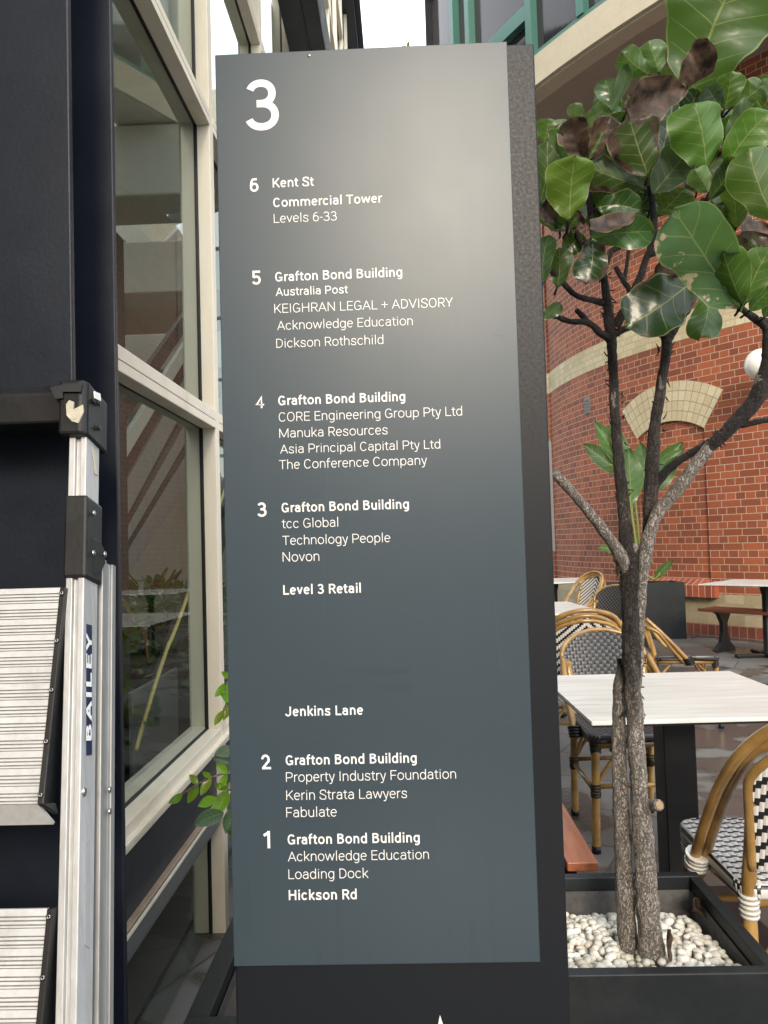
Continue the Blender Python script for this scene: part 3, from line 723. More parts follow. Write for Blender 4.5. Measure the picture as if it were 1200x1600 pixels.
    if ch == 'R': return 1261, [[(170+h, 0), (170+h, C_)], [(170+h, C_-h), (690, C_-h)]+arc_(690, 1030, 465-h, 426-h, 90, -90, 18)+[(170+h, 604+h)], [(700, 600+h), (1165-h*.3, 0)]]
    if ch == 'S': return 1215, [cr2([(1105-h, 1040), (1040-h*.6, 1270), (860, ct-20), (620, ct), (350, ct-50), (140+h, 1090), (230+h*.6, 900), (600, 760), (960-h*.6, 590), (1115-h, 370), (1010-h*.5, 120), (820, cb+15), (620, cb), (350, cb+30), (150+h*.5, 210), (85+h, 430)])]
    if ch == 'T': return 1222, [[(50, C_-h), (1175, C_-h)], [(611, C_-h), (611, 0)]]
    if ch == 'V': return 1303, [[(28+h, C_), (652, h*.8)], [(652, h*.8), (1275-h, C_)]]
    if ch == 'Y': return 1230, [[(20+h, C_), (615, 560)], [(615, 560), (1210-h, C_)], [(615, 600), (615, 0)]]
    if ch == '1': return 1150, [[(640, 0), (640, C_)], [(220, 1190-h), (640, 1375-h*.4)]]
    if ch == '2': return 1150, [arc_((95+h+965-h)/2, ct-420, 435-h, 420, 172, -24, 22)+[(820-h*.4, 730), (170+h, h*1.3)], [(150+h*.2, h), (1085, h)]]
    if ch == '3':
        c1, c2 = (ct+768)/2, (768+cb)/2
        return 1150, [arc_(545, c1, 432-h, ct-c1, 160, -90, 26)+[(420, 768)], [(420, 768)]+arc_(560, c2, 492-h, c2-cb, 90, -160, 30)]
    if ch == '4': return 1150, [[(800-h*.3, 0), (800-h*.3, C_), (70+h*.6, 400+h*.4), (70+h*.3, 330+h), (1095, 330+h)]]
    if ch == '5':
        c1 = (945-h+cb)/2
        return 1150, [[(1000, C_-h), (262+h*.5, C_-h), (188+h, 735)], [(188+h, 735)]+arc_(585, c1, 465-h, 945-h-c1, 122, -158, 28)]
    if ch == '6': return 1150, [cr2([(870, C_-h), (700, C_-h-15), (430, 1290), (220+h*.5, 960), (125+h, 480)]), arc_(582, 468, 460-h, 468+o-h, 90, 450, 40)]
    raise KeyError(ch)
def stroke_mesh(text, w, gap=0.0):
    """ribbons in em units; every stroke a hair above the one before so no faces coincide"""
    V = []; Fc = []; x = 0; lvl = 0; xmin, xmax = 1e9, -1e9
    for ch in text:
        adv, S = glyph(ch, w)
        for st in S:
            P = [Vector((p[0], p[1])) for p in st]
            Q = [P[0]]
            for p in P[1:]:
                if (p-Q[-1]).length > 4: Q.append(p)
            closed = (Q[0]-Q[-1]).length < 6 and len(Q) > 8
            if closed: Q = Q[:-1]
            n = len(Q); k = len(V); lvl += 1
            for i, p in enumerate(Q):
                a = Q[i-1] if (i or closed) else None; b = Q[(i+1) % n] if (i < n-1 or closed) else None
                d1 = (p-a).normalized() if a is not None else None; d2 = (b-p).normalized() if b is not None else None
                d1 = d1 or d2; d2 = d2 or d1
                nn = Vector((-(d1.y+d2.y), d1.x+d2.x))
                nn = nn.normalized() if nn.length > 1e-6 else Vector((-d1.y, d1.x))
                ml = min(1.8, 1/max(.2, nn.dot(Vector((-d1.y, d1.x)))))
                for s_ in (1, -1):
                    q = p+nn*(w/2*ml*s_); V.append((q.x+x, q.y, lvl)); xmin = min(xmin, q.x+x); xmax = max(xmax, q.x+x)
            for i in range(n if closed else n-1):
                j = (i+1) % n; Fc.append((k+2*i+1, k+2*j+1, k+2*j, k+2*i))
        x += adv+gap
    return V, Fc, xmin, xmax
def lettering(text, w, p0, p1, parent, mat, off, squash=1.0, step=2.0e-5, xdir=None, up=Vector((0, 0, 1)), nrm=Vector((0, -1, 0)), gap=0.0, name='lettering'):
    """text with its left baseline at p0 and right baseline at p1 (its size follows from that)"""
    V, Fc, a, b = stroke_mesh(text, w, gap)
    xd = p1-p0
    if xdir is not None: xd = xdir*xd.dot(xdir)
    sc_ = xd.length/(b-a); xd.normalize()
    m = MB()
    for x, y, l in V: m.v.append(p0+xd*((x-a)*sc_)+up*(y*sc_*squash)+nrm*(.0002+(l % 40)*step))
    for f in Fc: m.face(list(f))
    return m.build(name, mat, parent, offset=off)

# ------------------------------------------------------------------ the directory sign
YS = 1.3; YP = YS-.005
DS = thing('directory_sign', 'tall slate grey building directory sign with white lettering on a charcoal post', 'sign', (-.03, YS, 0))
oS = DS.location
m = MB(); m.box(-.3055, .2465, YS, YS+.12, 0, 2.102); m.build('post', M['post'], DS, .0025, offset=oS)
m = MB(); m.box(-.3065, .1995, YP, YS-.0005, .5535, 2.1045); PN = m.build('panel', M['panel'], DS, .0012, offset=oS)
_pz0, _pz1 = at(860, 690, YS+.03).z, at(861, 862, YS+.03).z
m = MB(); m.box(.2465, .2535, YS+.015, YS+.1, _pz1, _pz0); m.build('side_plate', M['grey_rail'], DS, .001, offset=oS)
LB, RG, MD, BO = 118, 172, 212, 232
def T(ox, oy, zx0, zx1, zb0, zb1, text, w, mat='vinyl', name='lettering'):
    k = 1/2.3077
    a = at(ox+zx0*k, oy+zb0*k, YP); b = at(ox+zx1*k, oy+zb1*k, YP)
    z = (a.z+b.z)/2; a.z = b.z = z
    lettering(text, w, a, b, PN, M[mat], oS, xdir=Vector((1, 0, 0)), name=name)
A_, B_, C_ = (340, 60), (340, 560), (340, 1060)
for o_, L in ((A_, [(103, 222, 331, 328, '3', 214), (117, 148, 553, 552, '6', BO), (199, 347, 537, 533, 'Kent St', MD), (201, 594, 607, 594, 'Commercial Tower', MD),
                    (203, 430, 665, 657, 'Levels 6-33', LB), (125, 156, 888, 887, '5', BO), (208, 666, 874, 862, 'Grafton Bond Building', MD), (210, 470, 928, 920, 'Australia Post', RG),
                    (205, 849, 989, 969, 'KEIGHRAN LEGAL + ADVISORY', LB), (215, 704, 1049, 1037, 'Acknowledge Education', LB), (212, 598, 1114, 1104, 'Dickson Rothschild', LB)]),
              (B_, [(135, 168, 180, 179, '4', BO), (219, 677, 165, 158, 'Grafton Bond Building', BO), (221, 882, 226, 208, 'CORE Engineering Group Pty Ltd', LB), (223, 613, 285, 275, 'Manuka Resources', LB),
                    (226, 803, 343, 325, 'Asia Principal Capital Pty Ltd', LB), (222, 755, 397, 386, 'The Conference Company', LB), (144, 177, 571, 570, '3', BO), (231, 690, 553, 544, 'Grafton Bond Building', BO),
                    (232, 435, 611, 608, 'tcc Global', LB), (234, 623, 672, 663, 'Technology People', LB), (235, 367, 733, 730, 'Novon', LB), (237, 517, 851, 846, 'Level 3 Retail', BO)]),
              (C_, [(244, 525, 136, 131, 'Jenkins Lane', BO), (158, 193, 328, 327, '2', BO), (246, 718, 311, 305, 'Grafton Bond Building', BO), (247, 860, 373, 361, 'Property Industry Foundation', LB),
                    (248, 683, 437, 432, 'Kerin Strata Lawyers', LB), (248, 430, 500, 498, 'Fabulate', LB), (165, 190, 613, 612, '1', BO), (253, 729, 597, 592, 'Grafton Bond Building', BO),
                    (254, 762, 659, 651, 'Acknowledge Education', LB), (256, 544, 724, 718, 'Loading Dock', LB), (257, 502, 799, 796, 'Hickson Rd', BO)])):
    for l in L: T(*o_, *l)
T(*B_, 245, 690, 1145, 1140, 'Childcare  Lighthouse', MD, 'ghost', 'adhesive_ghost'); T(*C_, 245, 700, 50, 47, 'Early Learning Centre', MD, 'ghost', 'adhesive_ghost')
# fine scratches and one rivet head on the panel
def scr(P, wd):
    P = crom([at(x, y, YP) for x, y in P], 6); m = MB()
    for i in range(len(P)-1):
        d = (P[i+1]-P[i]).normalized(); q = Vector((-d.z, 0, d.x))*wd; e = Vector((0, -.0002, 0))
        m.quad(P[i]-q+e, P[i+1]-q+e, P[i+1]+q+e, P[i]+q+e)
    m.build('scratch', M['scratch'], PN, offset=oS)
scr([(580, 942), (632, 953), (680, 976), (722, 995)], .00018); scr([(773, 930), (778, 1000), (786, 1045)], .00025); scr([(511, 730), (508, 860), (505, 960), (502, 1030)], .0002)
scr([(450, 560), (455, 590), (459, 612)], .0002); scr([(772, 523), (788, 525)], .0003); scr([(600, 443), (601, 455)], .0003); scr([(560, 1222), (628, 1226)], .0002); scr([(780, 1128), (806, 1124)], .00022)
m = MB(); p = at(483, 87, YP); m.ball(p, (.003, .0016, .003), 12, 8); m.build('rivet', M['rivet'], PN, offset=oS)
m = MB(); q = [at(x, y, YS) for x, y in ((684, 1603), (693, 1603), (690, 1594), (687.5, 1586), (686, 1593))]; m.prism(q, (0, -.0006, 0)); m.build('white_mark', M['vinyl'], DS, offset=oS)  # small pointed white mark low on the post

# ------------------------------------------------------------------ folded step ladder leaning on the column
LD = thing('step_ladder', 'folded aluminium step ladder with ribbed treads leaning against the navy column', 'ladder', (-.55, .69, 0))
oL = LD.location
tl = R(14.95); LZ = Vector((0, math.sin(tl), math.cos(tl))); LY = Vector((0, math.cos(tl), -math.sin(tl)))
def lplane(z): return .693+z*math.tan(tl)            # Y of the ladder's front plane at height z
pT = at(108, 690, lplane(1.385)); pB = at(86, 1595, lplane(.72))
dirR = (pT-pB); dirR = dirR/dirR.z
foot = pB-dirR*pB.z
def lfront(z): return (foot+dirR*z).y
RV = dirR*1.44
def rail(name, x0, y0, wd, dp, mat, ln=1.0, groove=True, mirror=False):
    prof = [(0, 0), (wd*.36, 0), (wd*.36, .007), (wd*.66, .007), (wd*.66, 0), (wd, 0), (wd, dp), (0, dp)] if groove else [(0, 0), (wd, 0), (wd, dp*.28), (wd*.8, dp*.28), (wd*.8, dp*.72), (wd, dp*.72), (wd, dp), (0, dp)]
    f0 = foot+Vector((x0, 0, 0))+LY*y0; rv = RV*ln
    if mirror:
        f0 = Vector((-1.36-foot.x, f0.y, f0.z))+Vector((-x0-wd, 0, 0))*1; rv = Vector((-rv.x, rv.y, rv.z))
    m = MB(); m.prism([f0+Vector((a, 0, 0))+LY*b for a, b in prof], rv)
    return m.build(name, mat, LD, .0012, offset=oL)
RW, RD = .0245, .047
r1 = rail('rail', 0, 0, RW, RD, M['alu']); rail('rail', 0, 0, RW, RD, M['alu'], mirror=True)
r2 = rail('rear_rail', .002, .056, .026, .05, M['alu_dull'], .87, False); rail('rear_rail', .002, .056, .026, .05, M['alu_dull'], .87, False, True)
def on_side(px, py, ox=0):     # point on the right-hand side face of the front rail
    X = foot.x+RW
    for _ in range(4):
        p = atx(px, py, X+ox); X = (foot+dirR*p.z).x+RW
    return p
# name label on the side of the rail
a, b = on_side(139, 1180), on_side(139, 976); ax = (b-a).normalized(); nX = Vector((1, 0, 0)); nX = (nX-ax*nX.dot(ax)).normalized(); pe = ax.cross(-nX).normalized()
c0 = a+nX*.0004
lw = .0085
m = MB(); m.prism([a-pe*lw, a+pe*lw, b+pe*lw, b-pe*lw][::1], nX*.0006); st = m.build('maker_label', M['navy_label'], r1, offset=oL)
upd = nX.cross(ax)
lettering('BAILEY', 300, a+ax*.018+nX*.0008-upd*.0062, b-ax*.012+nX*.0008-upd*.0062, st, M['vinyl'], oL, squash=.62, up=upd, nrm=nX, gap=60)
a2, b2 = on_side(136, 1485), on_side(136, 1315); m = MB(); m.prism([a2-pe*.0072, a2+pe*.0072+ax*.008, b2+pe*.0072, b2-pe*.0072], nX*.0006); m.build('tape_strip', M['tape'], r1, offset=oL)
a3, b3 = on_side(150, 742), on_side(147, 705); m = MB(); m.prism([a3-pe*.005, a3+pe*.004, b3+pe*.007, b3+pe*.0, b3-pe*.006], nX*.0008); m.build('torn_sticker', M['torn'], r1, offset=oL)
def rivet(p, n, r, par, off, mat='rivet'):
    mm = MB(); q = n.to_track_quat('Z', 'Y').to_matrix(); mm.ball(p, (r, r, r*.45), 14, 8, q); mm.build('rivet', M[mat], par, offset=off)
rivet(on_side(131, 1237)+nX*.0005, nX, .006, r1, oL)
for py in (1234, 1268): p = on_side(168, py); rivet(p+nX*.003, nX, .0045, r2, oL)
# black sleeve where the rails hinge
def zat(py, px=120): return at(px, py, 1.04).z
def bracket(name, x0, x1, s0, s1, y0, y1, cut=0, bev=.004):
    """sleeve round the rail between heights s0..s1"""
    b0, b1 = foot+dirR*s0, foot+dirR*s1; m = MB()
    prof = [(x0, y0), (x1-cut, y0), (x1, y0+cut), (x1, y1), (x0, y1)] if cut else [(x0, y0), (x1, y0), (x1, y1), (x0, y1)]
    m.prism([b0+Vector((a_, 0, 0))+LY*c_ for a_, c_ in prof], b1-b0); return m.build(name, M['black_plastic'], LD, bev, offset=oL)
s0, s1 = zat(902), zat(774)
sv = bracket('hinge_sleeve', -.0035, RW+.004, s0, s1, -.004, RD+.006)
m = MB(); cpt = on_side(158, 868, .004)
P = [on_side(146, 840, .004), on_side(157, 846, .004), on_side(165, 862, .004), on_side(165, 880, .004), on_side(158, 895, .004), on_side(147, 899, .004)]
m.prism(P, (-.006, 0, 0)); m.build('hinge_plate', M['black_plastic'], sv, .001, offset=oL)
for q in ((146, 802), (145, 864), (163, 866)): rivet(on_side(*q, .005)+Vector((.001, 0, 0)), nX, .0042, sv, oL)
# top cap: padded bar across and the corner bracket
zc0, zc1 = zat(656, 60), zat(591, 60); yc = lplane(1.46)-.012
m = MB(); m.prism([(-1.02, yc, zc0), (-1.02, yc, zc1-.014), (-1.02, yc+.016, zc1), (-1.02, yc+.115, zc1), (-1.02, yc+.115, zc0)], ((foot+dirR*1.46).x-.004+1.02, 0, 0))
bar = m.build('top_bar', M['black_plastic'], LD, .004, offset=oL)
k0, k1 = zat(679), zat(588); t_off = -.011
br1 = bracket('corner_bracket', t_off, RW+.004, k0, k1, -.0135, RD+.022, .006, .005)
m = MB(); q = [at(x_, y_, lfront(at(x_, y_, 1.05).z)-.0165) for x_, y_ in ((104, 649), (103, 632), (108, 625), (115, 628), (114, 640), (129, 632), (130, 644), (122, 661), (112, 658))]
m.prism(q, (0, .003, 0)); m.build('torn_sticker', M['torn'], br1, offset=oL)
m = MB(); q = [on_side(146, 611, .0045), on_side(156, 615, .0045), on_side(157, 627, .0045), on_side(147, 622, .0045)]; m.prism(q, (.001, 0, 0)); m.build('torn_sticker', M['vinyl'], br1, offset=oL)
for q in ((147, 627), (155, 631), (155, 669)): rivet(on_side(*q, .0055), nX, .0042, br1, oL, 'black_metal')
m = MB(); q = [at(x_, y_, lfront(at(x_, y_, 1.05).z)-.018) for x_, y_ in ((78, 605), (97, 601), (130, 598), (126, 612), (98, 612), (98, 622), (86, 623))]
m.prism(q, (0, .002, 0)); m.build('tape_patch', M['gasket'], bar, offset=oL)
# ribbed treads folded flat between the rails
def tread(z0, z1, xt, xb):
    a = Vector((xt, lplane(z1)-.010, z1)); b = Vector((xb, lplane(z0)-.016, z0)); c = Vector((xb+.012, b.y+.016, z0-.030))
    d = (b-a).normalized(); up = Vector((0, -d.z, d.y)).normalized(); up = up if up.y < 0 else -up     # outward normal
    L = (b-a).length; n = 13; prof = []
    for i in range(n):        # flat lands with three fine grooves between them
        u0, u1 = i/n, (i+1)/n
        for uu, hh in ((0, 0), (.36, 0), (.38, -.002), (.42, -.002), (.44, 0), (.56, 0), (.58, -.002), (.62, -.002), (.64, 0), (.78, 0), (.8, -.002), (.84, -.002), (.86, 0), (.955, 0), (.97, -.0028), (.99, -.0028)):
            t_ = lerp(u0, u1, uu); p = a.lerp(b, t_); prof.append(p+up*hh)
    prof += [b, c, c-up*.004+Vector((0, 0, .003)), b-up*.006, a-up*.006]
    m = MB(); ext = Vector((-.42, 0, 0)); m.prism(prof, ext)
    kk = len(prof)
    for i in range(n*16-1):
        if i % 16 in (2, 6, 10) : m.m[2+i] = 1
        elif i % 16 in (1, 3, 5, 7, 9, 11, 13, 14): m.m[2+i] = 1
    td = m.build('tread', [M['tread_alu'], M['alu_groove']], LD, offset=oL)
    m = MB(); e = Vector((.0075, 0, 0)); m.prism([a+up*.0015, b+up*.0015, c+Vector((0, 0, .012)), b-up*.03, a-up*.02], e); es = m.build('end_strip', M['black_plastic'], td, .001, offset=oL)
    for k in range(5):
        p = a.lerp(b, lerp(.03, .96, k/4))+up*.002+Vector((.0036, 0, 0))
        mm = MB(); qm = up.to_track_quat('Z', 'Y').to_matrix()
        mm.ball(p, (.0038, .0038, .0016), 14, 8, qm); so = mm.build('screw', M['black_plastic'], es, offset=oL)
        qq = [qm @ Vector((.0019*math.cos(j*math.pi/4), .0019*math.sin(j*math.pi/4), .0012)) for j in range(9)]
        mm = MB(); mm.tube([p+v for v in qq], .0006, 6); mm.build('screw_socket', M['rivet'], es, offset=oL)
zt1, zt0 = at(95, 918, lplane(1.2)-.01).z, at(62, 1255, lplane(.96)-.016).z
xt, xb = at(94, 918, lplane(1.2)-.01).x, at(61, 1255, lplane(.96)-.016).x
tread(zt0, zt1, xt, xb)
z2 = at(74, 1416, lplane(.855)-.01).z; tread(z2-(zt1-zt0), z2, at(74, 1416, lplane(z2)-.01).x, at(74, 1416, lplane(z2)-.01).x+(xb-xt)*.9)
tread(z2-.355-(zt1-zt0), z2-.355, xt+.02, xb+.025)
for sx in (1, -1):
    m = MB(); f = foot if sx == 1 else Vector((-1.36-foot.x-RW, foot.y, 0)); m.box(f.x-.004, f.x+RW+.004, f.y-.006, f.y+.115, 0, .04); m.build('rubber_foot', M['black_plastic'], LD, .004, offset=oL)

# ------------------------------------------------------------------ planters
def planter(name, label, x0, x1, y0, y1, h, wall, soil):
    p = thing(name, label, 'planter', ((x0+x1)/2, (y0+y1)/2, 0)); o = p.location
    m = MB(); m.box(x0, x1, y0, y0+wall, 0, h); m.box(x0, x1, y1-wall, y1, 0, h); m.box(x0, x0+wall, y0+wall, y1-wall, 0, h-.0006); m.box(x1-wall, x1, y0+wall, y1-wall, 0, h-.0006)
    m.build('box', M['planter'], p, .0025, offset=o)
    m = MB(); i = wall+.003; t_ = .03
    m.quad((x0+i, y1-i, soil-.12), (x1-i, y1-i, soil-.12), (x1-i, y1-i, h-t_), (x0+i, y1-i, h-t_)); m.quad((x1-i, y1-i, soil-.12), (x1-i, y0+i, soil-.12), (x1-i, y0+i, h-t_), (x1-i, y1-i, h-t_))
    m.quad((x0+i, y0+i, soil-.12), (x0+i, y1-i, soil-.12), (x0+i, y1-i, h-t_), (x0+i, y0+i, h-t_)); m.quad((x1-i, y0+i, soil-.12), (x0+i, y0+i, soil-.12), (x0+i, y0+i, h-t_), (x1-i, y0+i, h-t_))
    m.build('liner', M['planter_in'], p, offset=o)
    m = MB(); m.quad((x0+wall, y0+wall, soil), (x1-wall, y0+wall, soil), (x1-wall, y1-wall, soil), (x0+wall, y1-wall, soil)); m.build('soil', M['interior_dark'], p, offset=o)
    return p
FX0, FX1, FY0, FY1 = .236, .672, 1.461, 1.894
planter('planter_box', 'square charcoal planter of white pebbles with the fig tree beside the sign', FX0, FX1, FY0, FY1, .44, .026, .33)
q = atz(290, 1590, .33)
planter('planter_box', 'low dark planter trough behind the left foot of the sign holding the leafy shrub', q.x, .15, 1.49, 3.3, .33, .045, .27)
planter('planter_box', 'large black planter box standing against the brick wall under the blind window', 2.30, 3.30, 9.27, 9.68, .67, .03, .6)

# white pebbles, one sheet of stones nobody could count
rp = random.Random(3); m = MB()
def pz(x, y):
    u = (x-FX0)/(FX1-FX0); v = (y-FY0)/(FY1-FY0)
    return .408-.042*v-.03*max(0, u-.85)/.15*(.3+v)-.016*max(0, (v-.75)/.25)
def pebble_at(x, y, z, r):
    Rm = Matrix.Rotation(rp.uniform(0, 6.28), 3, 'Z') @ Matrix.Rotation(rp.uniform(-.5, .5), 3, 'X')
    k = len(m.v); m.ball((x, y, z), (r*rp.uniform(.95, 1.25), r*rp.uniform(.75, 1.0), r*rp.uniform(.55, .8)), 9, 6, Rm)
    c = Vector((x, y, z)); s_ = rp.random()*50
    for i in range(k, len(m.v)):
        d = m.v[i]-c; m.v[i] = c+d*(1+.22*noise.noise(d*60+Vector((s_, 0, 0))))
for layer in range(2):
    st = .0178; yy = FY0+.033
    while yy < FY1-.033:
        xx = FX0+.036
        while xx < FX1-.034:
            x, y = xx+rp.uniform(-.008, .008), yy+rp.uniform(-.008, .008)
            pebble_at(x, y, pz(x, y)-.006-layer*.014+rp.uniform(-.005, .006), rp.uniform(.0075, .0128)); xx += st
        yy += st*.92
tag(m.build('white_pebbles', M['white_stone']), 'white river pebbles filling the square planter round the fig trunk', 'pebbles', kind='stuff')

# ------------------------------------------------------------------ leaves
OUT_FIG = ([0, .03, .08, .2, .33, .5, .68, .82, .91, .965, 1], [.02, .1, .3, .58, .7, .87, 1, .95, .77, .5, .02])
OUT_OVAL = ([0, .06, .2, .4, .6, .8, .92, 1], [.03, .3, .75, 1, .95, .62, .3, .02])
def leaf(mb, tones, base_, tip, width, nrm, tone, dmg=0, fold=.18, curl=.1, wave=.05, outline=OUT_FIG, nu=8, nv=14, seed=0, ragged=0.0):
    rl = random.Random(seed); a = tip-base_; L = a.length; a = a/L
    n = (nrm-a*nrm.dot(a)).normalized(); s = a.cross(n); k = len(mb.v); ph = rl.uniform(0, 6.28); f1, f2 = rl.uniform(9, 13), rl.uniform(5, 8)
    bend = rl.uniform(-.06, .06)
    for i in range(nv+1):
        t = i/nv; hw = width/2*interp(t, *outline)
        for j in range(nu+1):
            u = j/nu*2-1; au = abs(u)
            hh = hw*(1+ragged*noise.noise(Vector((t*6, u*2, seed)))) if au > .9 else hw
            p = base_+a*(t*L)+s*(u*hh+bend*L*math.sin(t*3.1))
            p += n*(fold*width*(au**1.4)*.5*(.35+.65*math.sin(min(1, t*1.5)*1.57)) + curl*L*(t*t-.35*t) + wave*width*au*au*math.sin(f1*t+ph+(2.2 if u > 0 else 0))+.012*width*math.sin(f2*t*4+u*5))
            mb.v.append(p); tones.append((*tone, dmg))
    sm = mb.smooth; mb.smooth = True; q = nu+1
    for i in range(nv):
        for j in range(nu):
            A0 = k+i*q+j; uv = [(j/nu, i/nv), ((j+1)/nu, i/nv), ((j+1)/nu, (i+1)/nv), (j/nu, (i+1)/nv)]
            mb.face([A0, A0+1, A0+1+q, A0+q], uv)
    mb.smooth = sm
def set_tones(o, tones):
    at_ = o.data.color_attributes.new('tone', 'FLOAT_COLOR', 'POINT'); at_.data.foreach_set('color', [c for t in tones for c in t])

# ------------------------------------------------------------------ fiddle-leaf fig
FT = thing('fig_tree', 'fiddle leaf fig tree with big glossy leaves growing in the white pebbles', 'tree', (at(1000, 1490, 1.64).x, 1.64, .36)); oF = FT.location
def limb(name, pts, mat, seg=12, jit=.11, par=FT):
    seg = int(seg*1.6); jit *= 1.25
    P = []; rr = []
    for x, y, r, Y in pts:
        P.append(at(x, y, Y)); rr.append(r*(.91 if name == 'trunk' else .86)*Y/F_PX)
    Q = crom(P, 18); rs = []
    for i in range(len(Q)):
        f = i/18; j = min(int(f), len(rr)-2); r = lerp(rr[j], rr[j+1], f-j)
        q_ = Q[i]; rs.append(r*(1+.10*noise.noise(Vector((q_.x*9, r*500, q_.z*38)))+.06*noise.noise(Vector((q_.x*9+7, r*500, q_.z*90)))))
    m = MB(); m.tube(Q, rs, seg, jit=jit); return m.build(name, M[mat], par, offset=oF)
limb('trunk', [(1020, 1500, 21, 1.62), (1014, 1440, 19, 1.62), (1008, 1350, 17.5, 1.63), (999, 1240, 14.5, 1.63), (992, 1125, 13.5, 1.64)], 'bark_dark', 20)
limb('trunk', [(982, 1495, 15.5, 1.655), (977, 1400, 15, 1.655), (972, 1300, 13.5, 1.66), (967, 1180, 11.5, 1.665), (968, 1090, 10.5, 1.67), (975, 1030, 11, 1.675)], 'bark_dark', 18)
limb('trunk', [(996, 1180, 9, 1.64), (993, 1135, 13.4, 1.64), (988, 1060, 14.5, 1.64), (987, 990, 15.5, 1.64), (987, 930, 17, 1.645), (986, 885, 20, 1.65), (984, 850, 16, 1.655)], 'bark_dark', 20, .13)
limb('branch', [(1000, 1075, 3, 1.64), (1001, 1010, 6, 1.635), (1002, 940, 8.5, 1.632), (1008, 870, 11, 1.63), (1024, 808, 11.5, 1.63), (1056, 768, 11, 1.63), (1106, 702, 11, 1.62), (1137, 673, 11, 1.61), (1178, 628, 13, 1.6), (1202, 570, 13.5, 1.6), (1225, 520, 12, 1.6)], 'bark_grey', 14)
limb('branch', [(1090, 722, 6, 1.625), (1116, 692, 10.5, 1.614), (1137, 672, 12, 1.608), (1178, 628, 14, 1.6), (1200, 572, 14, 1.598), (1198, 510, 8, 1.59), (1186, 500, 6, 1.585)], 'bark_twig', 14)
limb('branch', [(985, 905, 10, 1.655), (983, 880, 14, 1.655), (979, 850, 13, 1.655), (975, 794, 11.5, 1.66), (967, 727, 10, 1.66), (962, 660, 9, 1.66), (959, 600, 8.5, 1.66), (956, 540, 9, 1.66), (955, 520, 11, 1.66)], 'bark_dark', 14)
limb('branch', [(1012, 850, 9, 1.66), (1015, 800, 12, 1.66), (1019, 744, 13.5, 1.665), (1022, 676, 10, 1.67), (1030, 622, 9.5, 1.67), (1041, 548, 9, 1.67), (1041, 522, 11, 1.67)], 'bark_dark', 14)
limb('branch', [(1016, 782, 5, 1.668), (1028, 752, 8.5, 1.66), (1058, 722, 7.5, 1.645), (1108, 692, 7, 1.635), (1145, 668, 7, 1.62)], 'bark_twig', 12)
limb('branch', [(990, 925, 7, 1.65), (981, 893, 12, 1.645), (966, 862, 11, 1.635), (945, 832, 9.5, 1.625), (916, 795, 9, 1.61), (882, 756, 8.5, 1.595), (863, 738, 9.5, 1.59)], 'bark_grey', 12)
for P in ([(955, 530, 10, 1.66), (948, 470, 8, 1.65), (944, 425, 6.5, 1.64), (954, 395, 5.5, 1.64), (968, 386, 5, 1.64)], [(962, 510, 9, 1.66), (988, 460, 7.5, 1.63), (1010, 405, 6.5, 1.61), (1022, 362, 6.5, 1.6), (1019, 322, 6, 1.6), (1014, 285, 5.5, 1.6)],
          [(948, 475, 7, 1.655), (930, 470, 6, 1.64), (898, 460, 5, 1.6), (862, 422, 6, 1.58)], [(955, 532, 8, 1.66), (938, 520, 6, 1.64), (918, 504, 5.5, 1.62), (890, 502, 5, 1.6), (862, 492, 4.5, 1.59)],
          [(922, 508, 5, 1.625), (910, 494, 5.5, 1.615), (900, 484, 5, 1.61)], [(1040, 528, 9, 1.67), (1032, 508, 7, 1.67), (1022, 500, 6, 1.67)], [(1044, 528, 9, 1.67), (1064, 495, 9, 1.66), (1078, 470, 8, 1.64), (1082, 410, 6, 1.63), (1088, 345, 6, 1.62), (1100, 310, 5, 1.61)],
          [(945, 440, 6, 1.64), (930, 415, 5, 1.62), (912, 390, 5, 1.6), (900, 360, 5, 1.58)], [(1198, 515, 7, 1.59), (1185, 502, 7, 1.58), (1166, 488, 6, 1.57), (1158, 480, 5, 1.565)], [(985, 455, 6, 1.63), (972, 435, 4.5, 1.63), (962, 418, 4, 1.64)],
          [(975, 440, 4, 1.64), (980, 410, 4, 1.64), (982, 388, 3.5, 1.64)], [(1142, 668, 5, 1.62), (1170, 662, 5.5, 1.61), (1205, 655, 5, 1.6)], [(930, 395, 5, 1.6), (922, 330, 5, 1.6), (920, 290, 5, 1.62)], [(1010, 402, 5, 1.61), (1030, 392, 6, 1.6), (1048, 384, 5, 1.6)],
          [(1096, 470, 5, 1.63), (1130, 380, 5, 1.63), (1160, 330, 5, 1.62)], [(958, 525, 7, 1.66), (972, 515, 6, 1.66), (986, 512, 4, 1.66)]):
    limb('twig', P, 'bark_twig', 9, .16)
p = at(1018, 1258, 1.63); m = MB(); m.tube([p, at(1030, 1258, 1.6)], [.013, .0115], 12, cap=True); sb = m.build('branch_stub', M['bark_grey'], FT, .001, offset=oF); mm = MB(); mm.tube([at(1030, 1258, 1.6), at(1030.5, 1258, 1.599)], .0085, 14); mm.build('cut_face', M['branch_cut'], sb, offset=oF)
rk = random.Random(11)      # loose flakes of bark
m = MB(); tn = []
